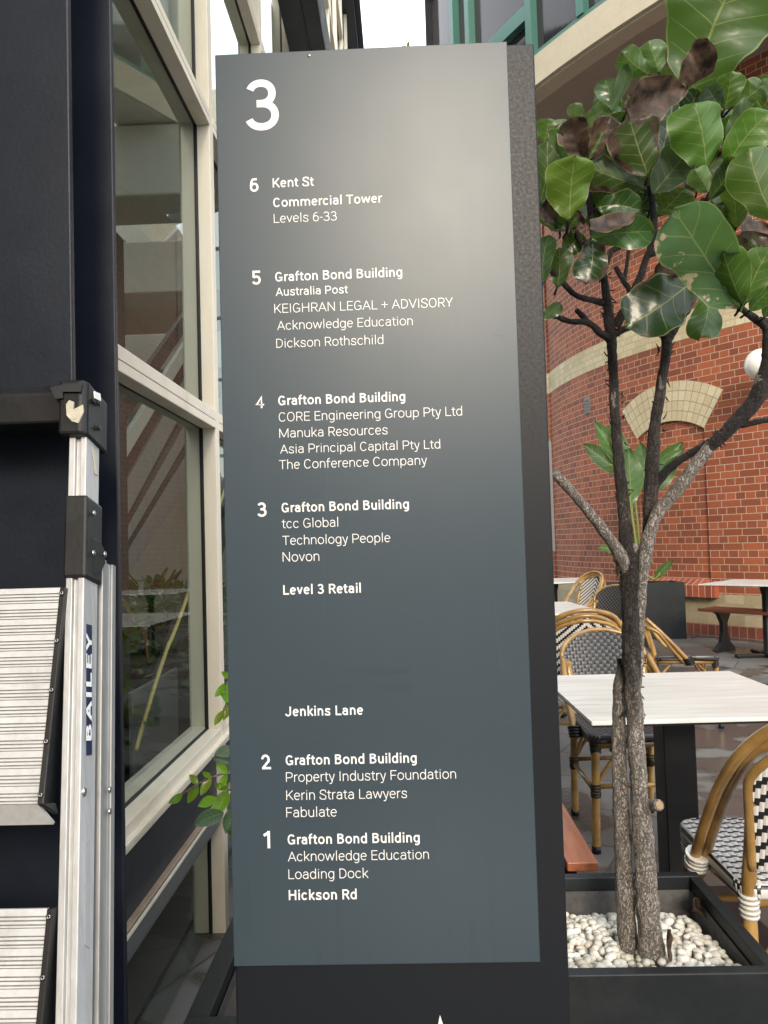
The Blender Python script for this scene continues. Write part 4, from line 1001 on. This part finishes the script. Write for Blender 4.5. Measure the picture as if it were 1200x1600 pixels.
for _ in range(150):
    seg_ = rk.choice([((990, 1120), (987, 900), 15, 1.64), ((979, 850), (956, 540), 10, 1.66), ((1019, 744), (1041, 525), 10, 1.67), ((1178, 628), (1110, 700), 11, 1.61), ((985, 900), (985, 850), 21, 1.64), ((955, 530), (944, 425), 8, 1.65)])
    (x0, y0), (x1, y1), r, Y = seg_; f = rk.random(); side = rk.choice((-1, 1))
    c = at(lerp(x0, x1, f)+side*r*.93, lerp(y0, y1, f), Y); d = Vector((side*rk.uniform(.2, .7), rk.uniform(-.5, .1), rk.uniform(-1, 1))).normalized(); ln = rk.uniform(.005, .014)
    m.tube([c-d*.002, c+d*ln*.5, c+d*ln+Vector((0, 0, rk.uniform(-.004, .004)))], [.0018, .0014, .0004], 5)
tag(m.build('bark_flakes', M['bark_twig'], FT, offset=oF), kind='stuff')

BG, MID, DK, BD, PALE, YG, OLV = (.06, .165, .012), (.028, .085, .018), (.009, .033, .014), (.009, .028, .021), (.12, .2, .1), (.15, .27, .012), (.036, .062, .012)
# base x, y, tip x, y, width  (pixels of a 2.963x enlargement of the crown), depth of base and tip, underside?, tone, browning, fold, curl
LV = [
 (770, 430, 985, -150, 455, 1.60, 1.50, 1, (.05, .12, .035), .0, .15, .12),
 (720, 425, 870, 235, 150, 1.50, 1.47, 0, OLV, 1.3, .5, .2), (735, 405, 500, 500, 170, 1.49, 1.44, 0, DK, 1.35, .35, -.25),
 (625, 735, 690, 395, 230, 1.58, 1.62, 0, BD, .0, .15, -.1),
 (840, 800, 795, 475, 250, 1.50, 1.44, 1, BG, .0, .35, .12), (925, 790, 1140, 500, 190, 1.52, 1.46, 1, BG, .0, .3, .1),
 (1160, 1020, 1050, 680, 210, 1.46, 1.42, 1, (.06, .12, .02), .15, .4, .1),
 (572, 815, 490, 550, 225, 1.50, 1.45, 1, OLV, .5, .2, .05), (208, 1025, 205, 725, 215, 1.46, 1.42, 1, YG, .0, .3, -.3),
 (270, 745, 215, 545, 130, 1.50, 1.47, 0, DK, 1.3, .4, .1), (290, 745, 395, 525, 120, 1.50, 1.47, 1, OLV, .8, .4, .1),
 (600, 850, 320, 690, 170, 1.58, 1.55, 0, BD, .0, .2, .1), (565, 870, 300, 765, 130, 1.54, 1.49, 1, OLV, .45, .5, .1),
 (330, 960, 545, 965, 125, 1.50, 1.48, 0, MID, .1, .3, -.25), (525, 985, 290, 1075, 85, 1.47, 1.44, 0, OLV, 1.4, .4, .1),
 (295, 1105, 605, 1080, 130, 1.50, 1.47, 0, (.035, .1, .03), .0, .2, -.15), (310, 1115, 290, 1285, 140, 1.50, 1.46, 0, DK, .5, .2, -.2),
 (790, 1290, 480, 1490, 250, 1.54, 1.50, 0, DK, .35, .25, -.12), (600, 1270, 720, 1210, 110, 1.535, 1.52, 0, DK, 1.4, .2, .05),
 (995, 1430, 690, 985, 285, 1.46, 1.36, 0, (.065, .14, .06), .22, .18, -.1), (1010, 1410, 915, 1170, 165, 1.44, 1.38, 1, BG, .0, .4, .1), (1020, 1410, 1140, 1150, 150, 1.44, 1.39, 1, BG, .0, .4, .1),
 (850, 1345, 810, 1570, 135, 1.56, 1.53, 1, (.045, .12, .03), .1, .35, -.15), (1015, 1270, 1135, 1085, 190, 1.56, 1.54, 0, DK, .6, .2, -.1), (1015, 1290, 925, 1100, 120, 1.56, 1.54, 0, DK, .55, .2, -.1),
 (980, 1060, 955, 850, 120, 1.56, 1.52, 1, OLV, .0, .3, .1), (965, 1095, 885, 950, 120, 1.57, 1.55, 1, OLV, .0, .3, .1),
 (70, 945, 105, 650, 105, 1.60, 1.56, 1, (.035, .08, .02), .0, .3, .1), (85, 665, 110, 545, 110, 1.62, 1.6, 1, (.05, .1, .02), .0, .2, .1),
 (185, 755, 105, 595, 62, 1.52, 1.48, 0, PALE, .3, .6, .1), (245, 575, 230, 485, 68, 1.60, 1.57, 1, PALE, .0, .2, .1), (262, 575, 395, 500, 85, 1.58, 1.55, 0, PALE, .1, .3, -.1),
 (395, 515, 485, 305, 62, 1.60, 1.57, 0, (.1, .17, .1), .0, .6, .1), (395, 510, 375, 370, 105, 1.61, 1.6, 0, (.09, .16, .1), .0, .2, .0),
 (580, 345, 460, 245, 110, 1.58, 1.55, 1, (.05, .12, .03), .2, .3, .15), (625, 340, 572, 185, 118, 1.58, 1.56, 1, (.06, .14, .04), .0, .3, .1),
 (905, 510, 835, 400, 95, 1.58, 1.56, 0, (.06, .1, .08), .0, .3, .1), (925, 510, 955, 325, 110, 1.57, 1.54, 1, BG, .0, .3, .1), (955, 500, 1110, 385, 125, 1.58, 1.54, 1, (.05, .12, .03), .0, .3, .1),
 (925, 640, 1065, 470, 115, 1.56, 1.53, 0, PALE, .0, .3, .0), (592, 900, 755, 700, 165, 1.55, 1.51, 0, (.045, .07, .055), .0, .35, .05), (615, 1000, 745, 860, 160, 1.62, 1.6, 1, (.05, .11, .02), .0, .2, .1),
 (800, 890, 735, 690, 140, 1.58, 1.56, 0, BD, .0, .3, .1), (852, 895, 795, 795, 95, 1.47, 1.44, 1, (.1, .18, .05), .0, .5, .1), (850, 925, 995, 730, 100, 1.56, 1.5, 0, BD, .0, .3, .1),
 (165, 1045, 75, 950, 95, 1.5, 1.48, 0, OLV, 1.4, .4, .1), (200, 1065, 265, 985, 85, 1.49, 1.46, 0, MID, .75, .3, -.1), (215, 1060, 140, 1010, 70, 1.5, 1.48, 0, MID, .6, .3, -.1),
 (85, 1315, 110, 1085, 85, 1.5, 1.46, 0, (.05, .1, .06), .0, .3, .1), (150, 1330, 155, 1145, 105, 1.58, 1.57, 1, (.035, .08, .02), .0, .2, .1), (75, 1480, 170, 1408, 60, 1.55, 1.53, 0, (.07, .12, .07), .0, .3, .0),
 (1130, 1060, 990, 1085, 120, 1.62, 1.6, 0, OLV, 1.3, .2, .1), (1110, 470, 1155, 365, 95, 1.56, 1.54, 0, (.1, .17, .1), .0, .2, .1), (1000, 715, 1140, 605, 90, 1.55, 1.52, 0, (.06, .11, .07), .0, .4, .1),
 (210, 740, 165, 570, 100, 1.58, 1.55, 1, (.05, .1, .03), .35, .2, .1), (330, 965, 450, 840, 150, 1.6, 1.58, 1, OLV, .2, .2, .1), (590, 905, 450, 850, 150, 1.63, 1.62, 0, DK, .0, .2, .1),
 (330, 930, 320, 780, 120, 1.64, 1.63, 0, DK, .0, .2, .1), (470, 520, 495, 440, 55, 1.56, 1.55, 0, (.09, .14, .07), .5, .3, .1), (640, 600, 720, 440, 190, 1.66, 1.66, 0, DK, .0, .2, .1),
 (740, 560, 800, 420, 120, 1.6, 1.58, 0, BD, .0, .3, .1), (980, 700, 900, 560, 130, 1.64, 1.63, 0, MID, .0, .2, .1), (440, 660, 400, 540, 120, 1.66, 1.66, 0, DK, .3, .2, .1),
 (700, 700, 640, 560, 150, 1.66, 1.65, 0, DK, .0, .2, .1), (1080, 900, 1010, 760, 150, 1.66, 1.65, 0, DK, .0, .2, .1), (240, 1080, 190, 1000, 90, 1.58, 1.57, 0, DK, .3, .2, .1),
 (180, 1180, 260, 1090, 110, 1.6, 1.6, 0, DK, .0, .2, .1), (1180, 820, 1130, 640, 150, 1.66, 1.64, 0, MID, .0, .2, .1), (1040, 1440, 1150, 1330, 90, 1.5, 1.47, 0, MID, .0, .3, .0), (1110, 1470, 1150, 1400, 60, 1.55, 1.53, 0, DK, .0, .3, .0),
]
rf = random.Random(21)
for _ in range(46):
    x = rf.uniform(60, 1130); ymin = interp(x, [60, 300, 480, 700, 1130], [620, 540, 430, 330, 420]); y = rf.uniform(ymin+60, 1080 if x < 640 or x > 930 else 950)
    a = rf.uniform(-1.2, 1.2); L = rf.uniform(130, 210)
    LV.append((x, y, x+L*math.sin(a), max(ymin-30, y-L*math.cos(a)), L*.66, rf.uniform(1.64, 1.74), rf.uniform(1.64, 1.74), rf.random() < .5, rf.choice([DK, BD, MID, OLV, (.05, .11, .03)]), 0, .3, rf.uniform(-.15, .15)))
m = MB(); tn = []; scars = []
for i, (bx, by, tx, ty, wd, Y0, Y1, und, tone, dmg, fold, curl) in enumerate(LV):
    rl = random.Random(100+i); k = 2.963
    tv = rl.uniform(.75, 1.35); tone = tuple(c*tv for c in tone)
    b = at(820+bx/k, by/k, Y0); t_ = at(820+tx/k, ty/k, Y1); W = 1.16*wd/k*((Y0+Y1)/2)/F_PX
    view = (EYE-(b+t_)/2).normalized(); nr = view+Vector((rl.uniform(-.55, .55), 0, rl.uniform(-.25, .45)))
    if und: nr = -nr
    leaf(m, tn, b, t_, W, nr, tone, dmg, fold, curl*1.25+rl.uniform(-.06, .06), rl.uniform(.06, .12), OUT_FIG, 12, 20, 100+i, .09+.2*min(1, dmg))
    if (bx, by) in ((995, 1430), (1015, 1270), (1015, 1290), (185, 755)): scars.append((len(m.v)-13*21, len(m.v)))
    dn = (b-t_).normalized()*.006+Vector((0, .028, 0)); k0_ = len(m.v); m.mi = 1; m.tube([b+dn, b+dn*.4, b+(t_-b)*.04], [.0026, .0022, .0018], 6); m.mi = 0; tn += [(.04, .06, .02, 0)]*(len(m.v)-k0_)
cr = m.build('crown', [M['fig_leaf'], M['bark_twig']], FT, offset=oF); set_tones(cr, tn)
sa = cr.data.attributes.new('scar', 'FLOAT', 'POINT'); scv = [0.0]*len(m.v)
for a0, a1 in scars:
    for i in range(a0, a1): scv[i] = 1.0
sa.data.foreach_set('value', scv)

# dry leaves that have dropped on the pebbles
for i, (b_, t2, W, lb) in enumerate((((1046, 1503, 1.585), (1034, 1452, 1.60), .03, 'curled dry brown leaf standing on the pebbles against the right hand stem'), ((1112, 1420, 1.80), (1078, 1428, 1.78), .05, 'dry brown leaf lying in the back right corner of the pebble planter'))):
    m = MB(); tn = []; leaf(m, tn, at(*b_), at(*t2), W, Vector((.9, -.6, .35)) if i == 0 else Vector((0, -.6, .8)), OLV, 1.5, .5, .3, .08, OUT_OVAL, 6, 10, 77+i)
    lf = m.build('fallen_leaf', M['fig_leaf']); set_tones(lf, tn); tag(lf, lb, 'leaf', 'dry leaves dropped in the planter')
# ------------------------------------------------------------------ leafy shrub between the sign and the glass
SH = thing('leafy_shrub', 'green leafy shrub with paired leaflets poking out behind the left edge of the sign', 'shrub', (-.3, 2.0, .27)); oH = SH.location
m = MB(); tn = []; stm = MB(); rs = random.Random(5)
LIME, LEAFD = (.17, .36, .02), (.05, .11, .06)
def spray(P, n, size, tone, droop=.3, Y=None):
    Q = crom(P, 6); stm.tube(Q, .0022, 6)
    for i in range(n):
        f = (i+1)/n; p = Q[min(len(Q)-1, int(f*(len(Q)-1)))]; d = (Q[-1]-Q[0]).normalized()
        for sd_ in ((1, -1) if i < n-1 else (0,)):
            side = Vector((0, 0, 1))*sd_*.75+d*.55+Vector((0, rs.uniform(-.5, .2), 0)); side = side if sd_ else d+Vector((0, 0, -.2)); side.normalize()
            L = size*rs.uniform(.8, 1.15)*(1 if sd_ >= 0 else 1.15)
            leaf(m, tn, p, p+side*L+Vector((0, 0, -droop*L*.3)), L*.52, Vector((rs.uniform(-.4, .4), -1, rs.uniform(-.1, .6))), tuple(c*rs.uniform(.8, 1.15) for c in tone), 0, .25, .15, .05, OUT_OVAL, 4, 8, rs.randint(0, 9999))
spray([at(372, 1208, 1.72), at(345, 1210, 1.72), at(315, 1222, 1.71), at(286, 1240, 1.7)], 4, .034, LIME)
spray([at(378, 1240, 1.76), at(356, 1234, 1.74), at(338, 1246, 1.73)], 2, .05, LIME)
spray([at(372, 1080, 1.85), at(360, 1092, 1.84), at(350, 1110, 1.83)], 2, .045, LIME); spray([at(370, 1050, 1.9), at(362, 1060, 1.9), at(352, 1068, 1.9)], 2, .035, LIME)
for (x0, y0, x1, y1, W, Y) in ((364, 1168, 335, 1180, .03, 1.78), (362, 1196, 332, 1184, .03, 1.8), (350, 1270, 302, 1290, .035, 1.7), (364, 1262, 352, 1302, .035, 1.75), (368, 1200, 350, 1205, .03, 1.8), (366, 1310, 352, 1275, .03, 1.78)):
    leaf(m, tn, at(x0, y0, Y), at(x1, y1, Y-.04), W, Vector((rs.uniform(-.3, .3), -1, .6)), LEAFD, 0, .2, -.1, .04, OUT_OVAL, 4, 8, rs.randint(0, 9999))
for _ in range(60):
    y = rs.uniform(1.75, 3.1); x = max(-.245*y+.06, rs.uniform(-.38, .05)); z = rs.uniform(.4, 1.05)
    a = rs.uniform(0, 6.28); d = Vector((math.cos(a)*.6, math.sin(a), rs.uniform(-.2, .5))).normalized()*rs.uniform(.08, .16); p0 = Vector((x, y, z))
    if (p0+d).x < -.232*(p0+d).y: d.x = abs(d.x)
    spray([p0-d*.3, p0+d*.4, p0+d], 3, .05, LIME if rs.random() < .6 else LEAFD)
for _ in range(9):
    x, y = rs.uniform(-.3, 0), rs.uniform(1.75, 3.0); stm.tube(crom([(x, y, .25), (x+rs.uniform(-.04, .04), y, .5), (x+rs.uniform(-.05, .08), y+rs.uniform(-.1, .1), rs.uniform(.75, 1.0))], 5), .005, 6)
cr = m.build('foliage', M['shrub_leaf'], SH, offset=oH); set_tones(cr, tn); stm.build('stem', M['bark_grey'], SH, offset=oH)

# ------------------------------------------------------------------ cane bistro chairs
def make_chair(label, seat_mat, back_mat, bind_mat, double=True):
    c = thing('bistro_chair', label, 'chair', (0, 0, 0), group='cane bistro chairs on the terrace')
    def hwz(z): return .168+.024*min(1, (z-.5)/.2) if z < .70 else .192*math.sqrt(max(0, 1-((z-.70)/.112)**2))
    def yb(z): return .205+(z-.5)*.34
    # seat: rounded trapezoid of woven strands
    pts = []
    for (cx, cy, a0) in ((.165, -.165, -90), (.15, .165, 0), (-.15, .165, 90), (-.165, -.165, 180)):
        for k in range(7): a = R(a0+15*k); pts.append((cx+.045*math.cos(a), cy+.045*math.sin(a)))
    m = MB(); k = len(pts)
    for sc_, z in ((.97, .428), (1.0, .436), (1.0, .456), (.975, .4635)):
        for x, y in pts: m.v.append(Vector((x*sc_, y*sc_, z)))
    m.smooth = True
    for r_ in range(3):
        for i in range(k): j = (i+1) % k; m.face([r_*k+i, r_*k+j, (r_+1)*k+j, (r_+1)*k+i], [(i*.025, r_*.012), ((i+1)*.025, r_*.012), ((i+1)*.025, r_*.012+.012), (i*.025, r_*.012+.012)])
    m.smooth = False
    m.face([3*k+i for i in range(k)], [(x, y) for x, y in pts]); m.face([i for i in reversed(range(k))], [(x, y) for x, y in reversed(pts)])
    m.build('seat', seat_mat, c)
    # woven back, two skins
    m = MB(); nu, nv = 14, 18; zs = [.50+.311*i/nv for i in range(nv+1)]; m.smooth = True
    for off in (-.005, .005):
        b0 = len(m.v)
        for z in zs:
            h = max(.004, hwz(z)-.006)
            for j in range(nu+1): u = j/nu*2-1; m.v.append(Vector((u*h, yb(z)+.028*(1-(u*h/.19)**2)+off, z)))
        for i in range(nv):
            for j in range(nu):
                a = b0+i*(nu+1)+j; q = [a, a+1, a+nu+2, a+nu+1]; uv = [(m.v[t].x, m.v[t].z*1.05) for t in q]
                if off > 0: q, uv = q[::-1], uv[::-1]
                m.face(q, uv)
    m.build('backrest', back_mat, c)
    P = [Vector((s_*hwz(z), yb(z)+.028*(1-(hwz(z)/.19)**2), z)) for s_, z in [(-1, z) for z in zs[:-1]]+[(-1, .8095)]]
    P += [Vector((0, yb(.812)+.028, .8125))]+[Vector((-p.x, p.y, p.z)) for p in reversed(P)]
    m = MB(); m.tube(P[:19]+P[19:], .0105, 9); m.build('back_rim', M['bamboo'], c)
    # double hoop from the sides of the seat over the back
    def hoop(dx, dz, r):
        H = [(.226-dx, -.03, .405), (.226-dx, .02, .47), (.222-dx, .10, .58), (.213-dx, .175, .68), (.19-dx, .243, .765), (.14-dx*.8, .292, .828-dz), (.07-dx*.4, .316, .856-dz), (0, .322, .864-dz)]
        if not double:
            for s_ in (-1, 1):
                m = MB(); m.tube(crom([(s_*(.222-dx*.5), -.03+dz*1.2, .405), (s_*(.222-dx*.5), .05+dz*1.2, .5), (s_*.212, .15+dz*.6, .61), (s_*.196, .24, .70-dz*2)], 5), r, 10)
                h_ = m.build('back_strut', M['bamboo'], c)
            return h_
        H = H+[(-x, y, z) for x, y, z in reversed(H[:-1])]
        m = MB(); m.tube(crom(H, 5), r, 10); return m.build('back_hoop', M['bamboo'], c)
    h1 = hoop(0, 0, .0135); hoop(.025, .027, .0125)
    for s_ in (-1, 1):
        m = MB(); p = Vector((s_*.216, -.022, .42))
        for q in range(4): m.tube([p+Vector((s_*.0, .006*q, .011*q-.012)), p+Vector((s_*.0, .006*q+.003, .011*q-.003))], .032 if q % 2 else .0305, 12)
        m.build('binding', bind_mat, h1)
        m = MB(); m.box(s_*.172-.02, s_*.172+.02, .252, .268, .655, .68); m.build('back_block', M['bamboo'], h1, .003)
    m = MB(); S = [(-.18, -.19, .418), (.18, -.19, .418), (.185, 0, .418), (.165, .185, .418), (-.165, .185, .418), (-.185, 0, .418), (-.18, -.19, .418)]; m.tube(S, .0135, 9); m.build('seat_frame', M['bamboo'], c)
    for s_ in (-1, 1):
        for fr in (1, 0):
            L = [(s_*.2, -.195, .0), (s_*.192, -.188, .22), (s_*.184, -.18, .43)] if fr else [(s_*.17, .225, .0), (s_*.172, .2, .25), (s_*.17, .19, .43), (s_*.168, .215, .56), (s_*.172, .245, .66)]
            m = MB(); m.tube(crom(L, 6), .0165, 11); lg = m.build('leg', M['bamboo'], c)
            m = MB(); x, y, z = L[0]; m.tube([(x, y, 0), (x, y, .028)], .0185, 11); m.build('foot_cap', M['black_plastic'], lg)
            m = MB(); x, y, z = L[1] if fr else L[1]
            for q in range(5): m.tube([(x, y, .215+.011*q), (x, y, .222+.011*q)], .0215 if q % 2 else .0205, 11)
            m.build('binding', bind_mat, lg)
            m = MB()
            for q in range(5): m.tube([(L[2][0], L[2][1]-(.004 if fr else 0), .385+.011*q), (L[2][0], L[2][1], .392+.011*q)], .0225 if q % 2 else .021, 11)
            m.build('binding', bind_mat, lg)
            yd = 1 if fr else -1; m = MB()
            m.tube(crom([(x, y, .25), (x-s_*.012, y+yd*.05, .33), (x-s_*.02, y+yd*.12, .41)], 5), .0085, 8); m.tube(crom([(x, y, .25), (x-s_*.05, y+yd*.0, .33), (x-s_*.12, y+yd*.004, .41)], 5), .0085, 8)
            m.build('brace', M['bamboo'], lg)
        m = MB(); m.tube([(s_*.192, -.188, .235), (s_*.172, .202, .235)], .01, 8); m.build('stretcher', M['bamboo'], c)
    for y, w_ in ((-.188, .192), (.202, .172)):
        m = MB(); m.tube([(-w_, y, .255), (w_, y, .255)], .01, 8); m.build('stretcher', M['bamboo'], c)
    return c
def put(c, x, y, rz, label=None):
    c.location = (x, y, 0); c.rotation_euler = (0, 0, R(rz))
    if label: c['label'] = label
    return c
chW = make_chair('cane chair with black and white chevron back nearest the camera at right edge', M['weave_rows'], M['weave_chevron'], M['white_binding'])
chB = make_chair('black woven cane chair facing the camera behind the near white table', M['weave_dots'], M['weave_dots'], M['black_plastic'], False)
put(chW, .925, 1.965, 177.5); put(chB, .905, 3.31, 3)
put(copy_tree(chW), .95, 4.36, 176, 'chevron cane chair facing away directly behind the black woven chair')
put(copy_tree(chW), 1.73, 8.15, -62, 'chevron cane chair seen side on beside the far left white table')
put(copy_tree(chB), 1.58, 6.6, -50, 'black woven cane chair with only its bare arched back showing near the far planter')
put(copy_tree(chB), atz(1062, 1020, .45).x, atz(1062, 1020, .45).y, 82, 'black woven cane chair seen side on between the fig trunk and far table')

# ------------------------------------------------------------------ tables
def top(par, x0, x1, y0, y1, z, name='table_top'):
    m = MB(); m.box(x0, x1, y0, y1, z-.011, z); t_ = m.build(name, M['table_top'], par, .0015)
    m = MB(); m.box(x0+.004, x1-.004, y0+.004, y1-.004, z-.017, z-.0115); m.build('under_panel', M['black_metal'], t_); return t_
t1 = thing('cafe_table', 'white stone effect cafe table on a square black pedestal just behind the fig trunk', 'table', (.832, 2.505, 0), R(1))
top(t1, -.345, .345, -.36, .36, .742)
dx = at(1056, 1200, 2.5).x-.832
m = MB(); m.box(dx-.05, dx+.05, -.05, .05, .02, .725); m.build('pedestal', M['black_metal'], t1, .003)
m = MB(); m.box(dx-.25, dx+.25, -.25, .25, 0, .02); m.build('base_plate', M['black_metal'], t1, .004)
m = MB(); m.box(dx-.18, dx+.18, -.03, .03, .706, .725); m.box(dx-.03, dx+.03, -.2, .2, .705, .7245); m.build('bearer', M['black_metal'], t1, .002)
def iron_table(label, x, y, rz, s=.47):
    t = thing('cafe_table', label, 'table', (x, y, 0), R(rz), group=None)
    top(t, -s, s, -s, s, .742)
    m = MB(); m.tube([(0, 0, .02), (0, 0, .06), (0, 0, .08), (0, 0, .62), (0, 0, .66), (0, 0, .7), (0, 0, .724)], [.065, .06, .042, .037, .05, .055, .075], 18); m.build('pedestal', M['black_metal'], t)
    for a in range(4):
        Rm = Matrix.Rotation(R(45+90*a), 4, 'Z'); m = MB()
        m.prism([Rm @ Vector(p) for p in ((.03, -.035, .012), (.32, -.028, .012), (.34, 0, .012), (.32, .028, .012), (.03, .035, .012))], (0, 0, .028)); m.build('foot', M['black_metal'], t, .006)
        m = MB(); m.tube([Rm @ Vector((.3, 0, 0)), Rm @ Vector((.3, 0, .014))], .016, 10); m.build('glide', M['black_plastic'], t)
    return t
ft = iron_table('white topped table with black iron pedestal in front of the bench', 3.55, 7.75, 47)
for lb, x, y, rz in (('white topped table between the black woven chair back and the sign', .82, 5.6, 4), ('white topped table farthest away beside the glazed screen', 1.72, 9.1, 2)):
    c = copy_tree(ft); c.location = (x, y, 0); c.rotation_euler = (0, 0, R(rz)); c['label'] = lb

# ------------------------------------------------------------------ benches
b1 = thing('timber_bench', 'orange red slatted timber bench running back behind the sign', 'bench', (.3, 2.5, 0)); o1 = b1.location
for x0 in (.18, .276, .372):
    m = MB(); m.box(x0, x0+.076, 1.93, 3.15, .428, .45); m.build('slat', M['jarrah'], b1, .003, offset=o1)
for y in (2.1, 2.95):
    m = MB(); m.box(.17, .44, y, y+.05, .38, .427); m.box(.18, .22, y, y+.05, 0, .38); m.box(.39, .43, y, y+.05, 0, .38); m.build('leg_frame', M['black_metal'], b1, .003, offset=o1)
p = atz(1087, 951, .45); rzb = math.atan2(-.80, .60)
b2 = thing('wall_bench', 'dark red timber bench on black iron legs along the curved brick wall', 'bench', (p.x, p.y, 0), rzb)
for k in range(3):
    m = MB(); m.box(0, 1.7, .03+k*.115, .03+k*.115+.105, .42, .45); m.build('slat', M['bench_wood'], b2, .004)
for x in (.17, 1.45):
    m = MB(); m.prism([(x, .0, 0), (x, .36, 0), (x, .36, .03), (x, .27, .1), (x, .235, .2), (x, .235, .3), (x, .3, .395), (x, .36, .418), (x, .02, .418), (x, .08, .395), (x, .145, .3), (x, .145, .2), (x, .11, .1), (x, .0, .03)], (.045, 0, 0)); m.build('leg', M['black_metal'], b2, .004)

# ------------------------------------------------------------------ plants beyond
BP = thing('strelitzia_plant', 'tall broad leaved plant rising from the black planter against the brick wall', 'plant', (2.75, 9.48, .6)); oP = BP.location
m = MB(); tn = []; stm = MB()
for i, (bx, by, tx, ty, wd, Y, tone) in enumerate([
  (985, 745, 930, 655, 34, 9.5, (.07, .15, .05)), (970, 740, 912, 692, 30, 9.45, (.05, .1, .04)), (985, 790, 985, 700, 42, 9.4, (.1, .19, .07)), (992, 770, 1012, 705, 30, 9.5, (.08, .16, .06)),
  (1020, 738, 1068, 690, 26, 9.5, (.06, .13, .04)), (1022, 745, 1070, 700, 22, 9.4, (.07, .15, .04)), (1015, 770, 1058, 712, 28, 9.35, (.06, .14, .04)), (1010, 760, 1000, 690, 34, 9.55, (.08, .15, .07)),
  (975, 735, 955, 660, 30, 9.5, (.06, .13, .05)), (968, 862, 934, 856, 12, 9.45, (.07, .15, .04)), (1022, 905, 1052, 875, 14, 9.4, (.07, .14, .04)), (1018, 880, 1005, 862, 9, 9.4, (.06, .12, .04))]):
    b, t_ = at(bx, by, Y), at(tx, ty, Y-.1); leaf(m, tn, b, t_, wd*Y/F_PX, Vector((.2*(-1)**i, -1, .3)), tone, 0, .25, -.12, .06, OUT_OVAL, 6, 10, 300+i)
    root = at(1000+(i % 5-2)*4, 905, 9.48); root.z = .6
    stm.tube(crom([root, root.lerp(b, .5)+Vector((0, 0, .1)), b, b.lerp(t_, .3)], 5), .014, 6)
cr = m.build('foliage', M['shrub_leaf'], BP, offset=oP); set_tones(cr, tn)
stm.build('stem', plain('leaf_stalk', (.16, .2, .05), .5), BP, offset=oP)

def tree(name, label, loc, h, spread, n, tone, lsize, seed, zlo=.3):
    t = thing(name, label, 'tree', loc); r = random.Random(seed); m = MB(); tn = []; b = MB()
    b.tube([(0, 0, 0), (.05, 0, h*.4), (0, .05, h*.9)], [.12, .09, .03], 10)
    cl = [(Vector((r.gauss(0, spread*.45), r.gauss(0, spread*.45), h*r.uniform(zlo, .95))), spread*r.uniform(.25, .45)) for _ in range(14)]+[(Vector((0, 0, h*.97)), spread*.2)]
    for c_, rad in cl: b.tube([(0, 0, min(c_.z*.8, h*.85)), c_*.6+Vector((0, 0, c_.z*.35)), c_], [.04, .025, .01], 6)
    for _ in range(n):
        c_, rad = r.choice(cl); p = c_+Vector((r.gauss(0, 1), r.gauss(0, 1), r.gauss(0, .8)))*rad*.5
        d = Vector((r.gauss(0, 1), r.gauss(0, 1), r.gauss(-.2, .7))).normalized(); f = r.uniform(.7, 1.3)
        leaf(m, tn, p, p+d*lsize*f, lsize*.5*f, Vector((r.gauss(0, .6), r.gauss(-.4, .6), 1)), tuple(x*r.uniform(.6, 1.4) for x in tone), 0, .2, .1, .0, OUT_OVAL, 2, 3, 0)
    cr = m.build('crown', M['shrub_leaf'], t); set_tones(cr, tn); b.build('trunk', M['bark_dark'], t)
tree('green_tree', 'green tree seen through the glazed screen beside the brick wall', (2.3, 15.2, 0), 2.6, .9, 2200, (.06, .12, .04), .13, 1, .1)
tree('slender_tree', 'slender far tree whose tip peeks over the top of the sign', (at(634, 60, 17).x, 17, 0), at(634, 60, 17).z, .5, 900, (.05, .06, .035), .16, 2, .5)

IP = thing('reflection_plant', 'bushy green plant added behind the window glass in place of reflected foliage', 'plant', (-1.62, 5.0, .02)); m = MB(); tn = []; stm = MB(); ri = random.Random(9)  # added inside the room to imitate foliage reflected in the glass
m2 = MB(); m2.prism([(.3*math.cos(a*.5236), .3*math.sin(a*.5236), 0) for a in range(12)], (0, 0, .4)); m2.build('pot', M['planter'], IP, .01)
for _ in range(900):
    a = ri.uniform(0, 6.28); rr = abs(ri.gauss(0, .4)); z = ri.uniform(.45, 1.05)-rr*.35; p = Vector((rr*math.cos(a), rr*math.sin(a)*1.9, z))
    d = Vector((math.cos(a)*.7, math.sin(a)*.7, ri.uniform(-.3, .8))).normalized()*ri.uniform(.07, .14)
    leaf(m, tn, p, p+d, d.length*.5, Vector((ri.gauss(0, .4), ri.gauss(-.3, .4), 1)), (.07*ri.uniform(.7, 1.4), .16*ri.uniform(.7, 1.3), .03), 0, .2, .1, .02, OUT_OVAL, 3, 5, 0)
for k in range(7): a = k*.9; stm.tube([(0, 0, .3), (.1*math.cos(a), .16*math.sin(a), .6), (.2*math.cos(a), .4*math.sin(a), .85)], .008, 6)
c_ = m.build('foliage', M['shrub_leaf'], IP); set_tones(c_, tn); stm.build('stem', M['bark_grey'], IP)
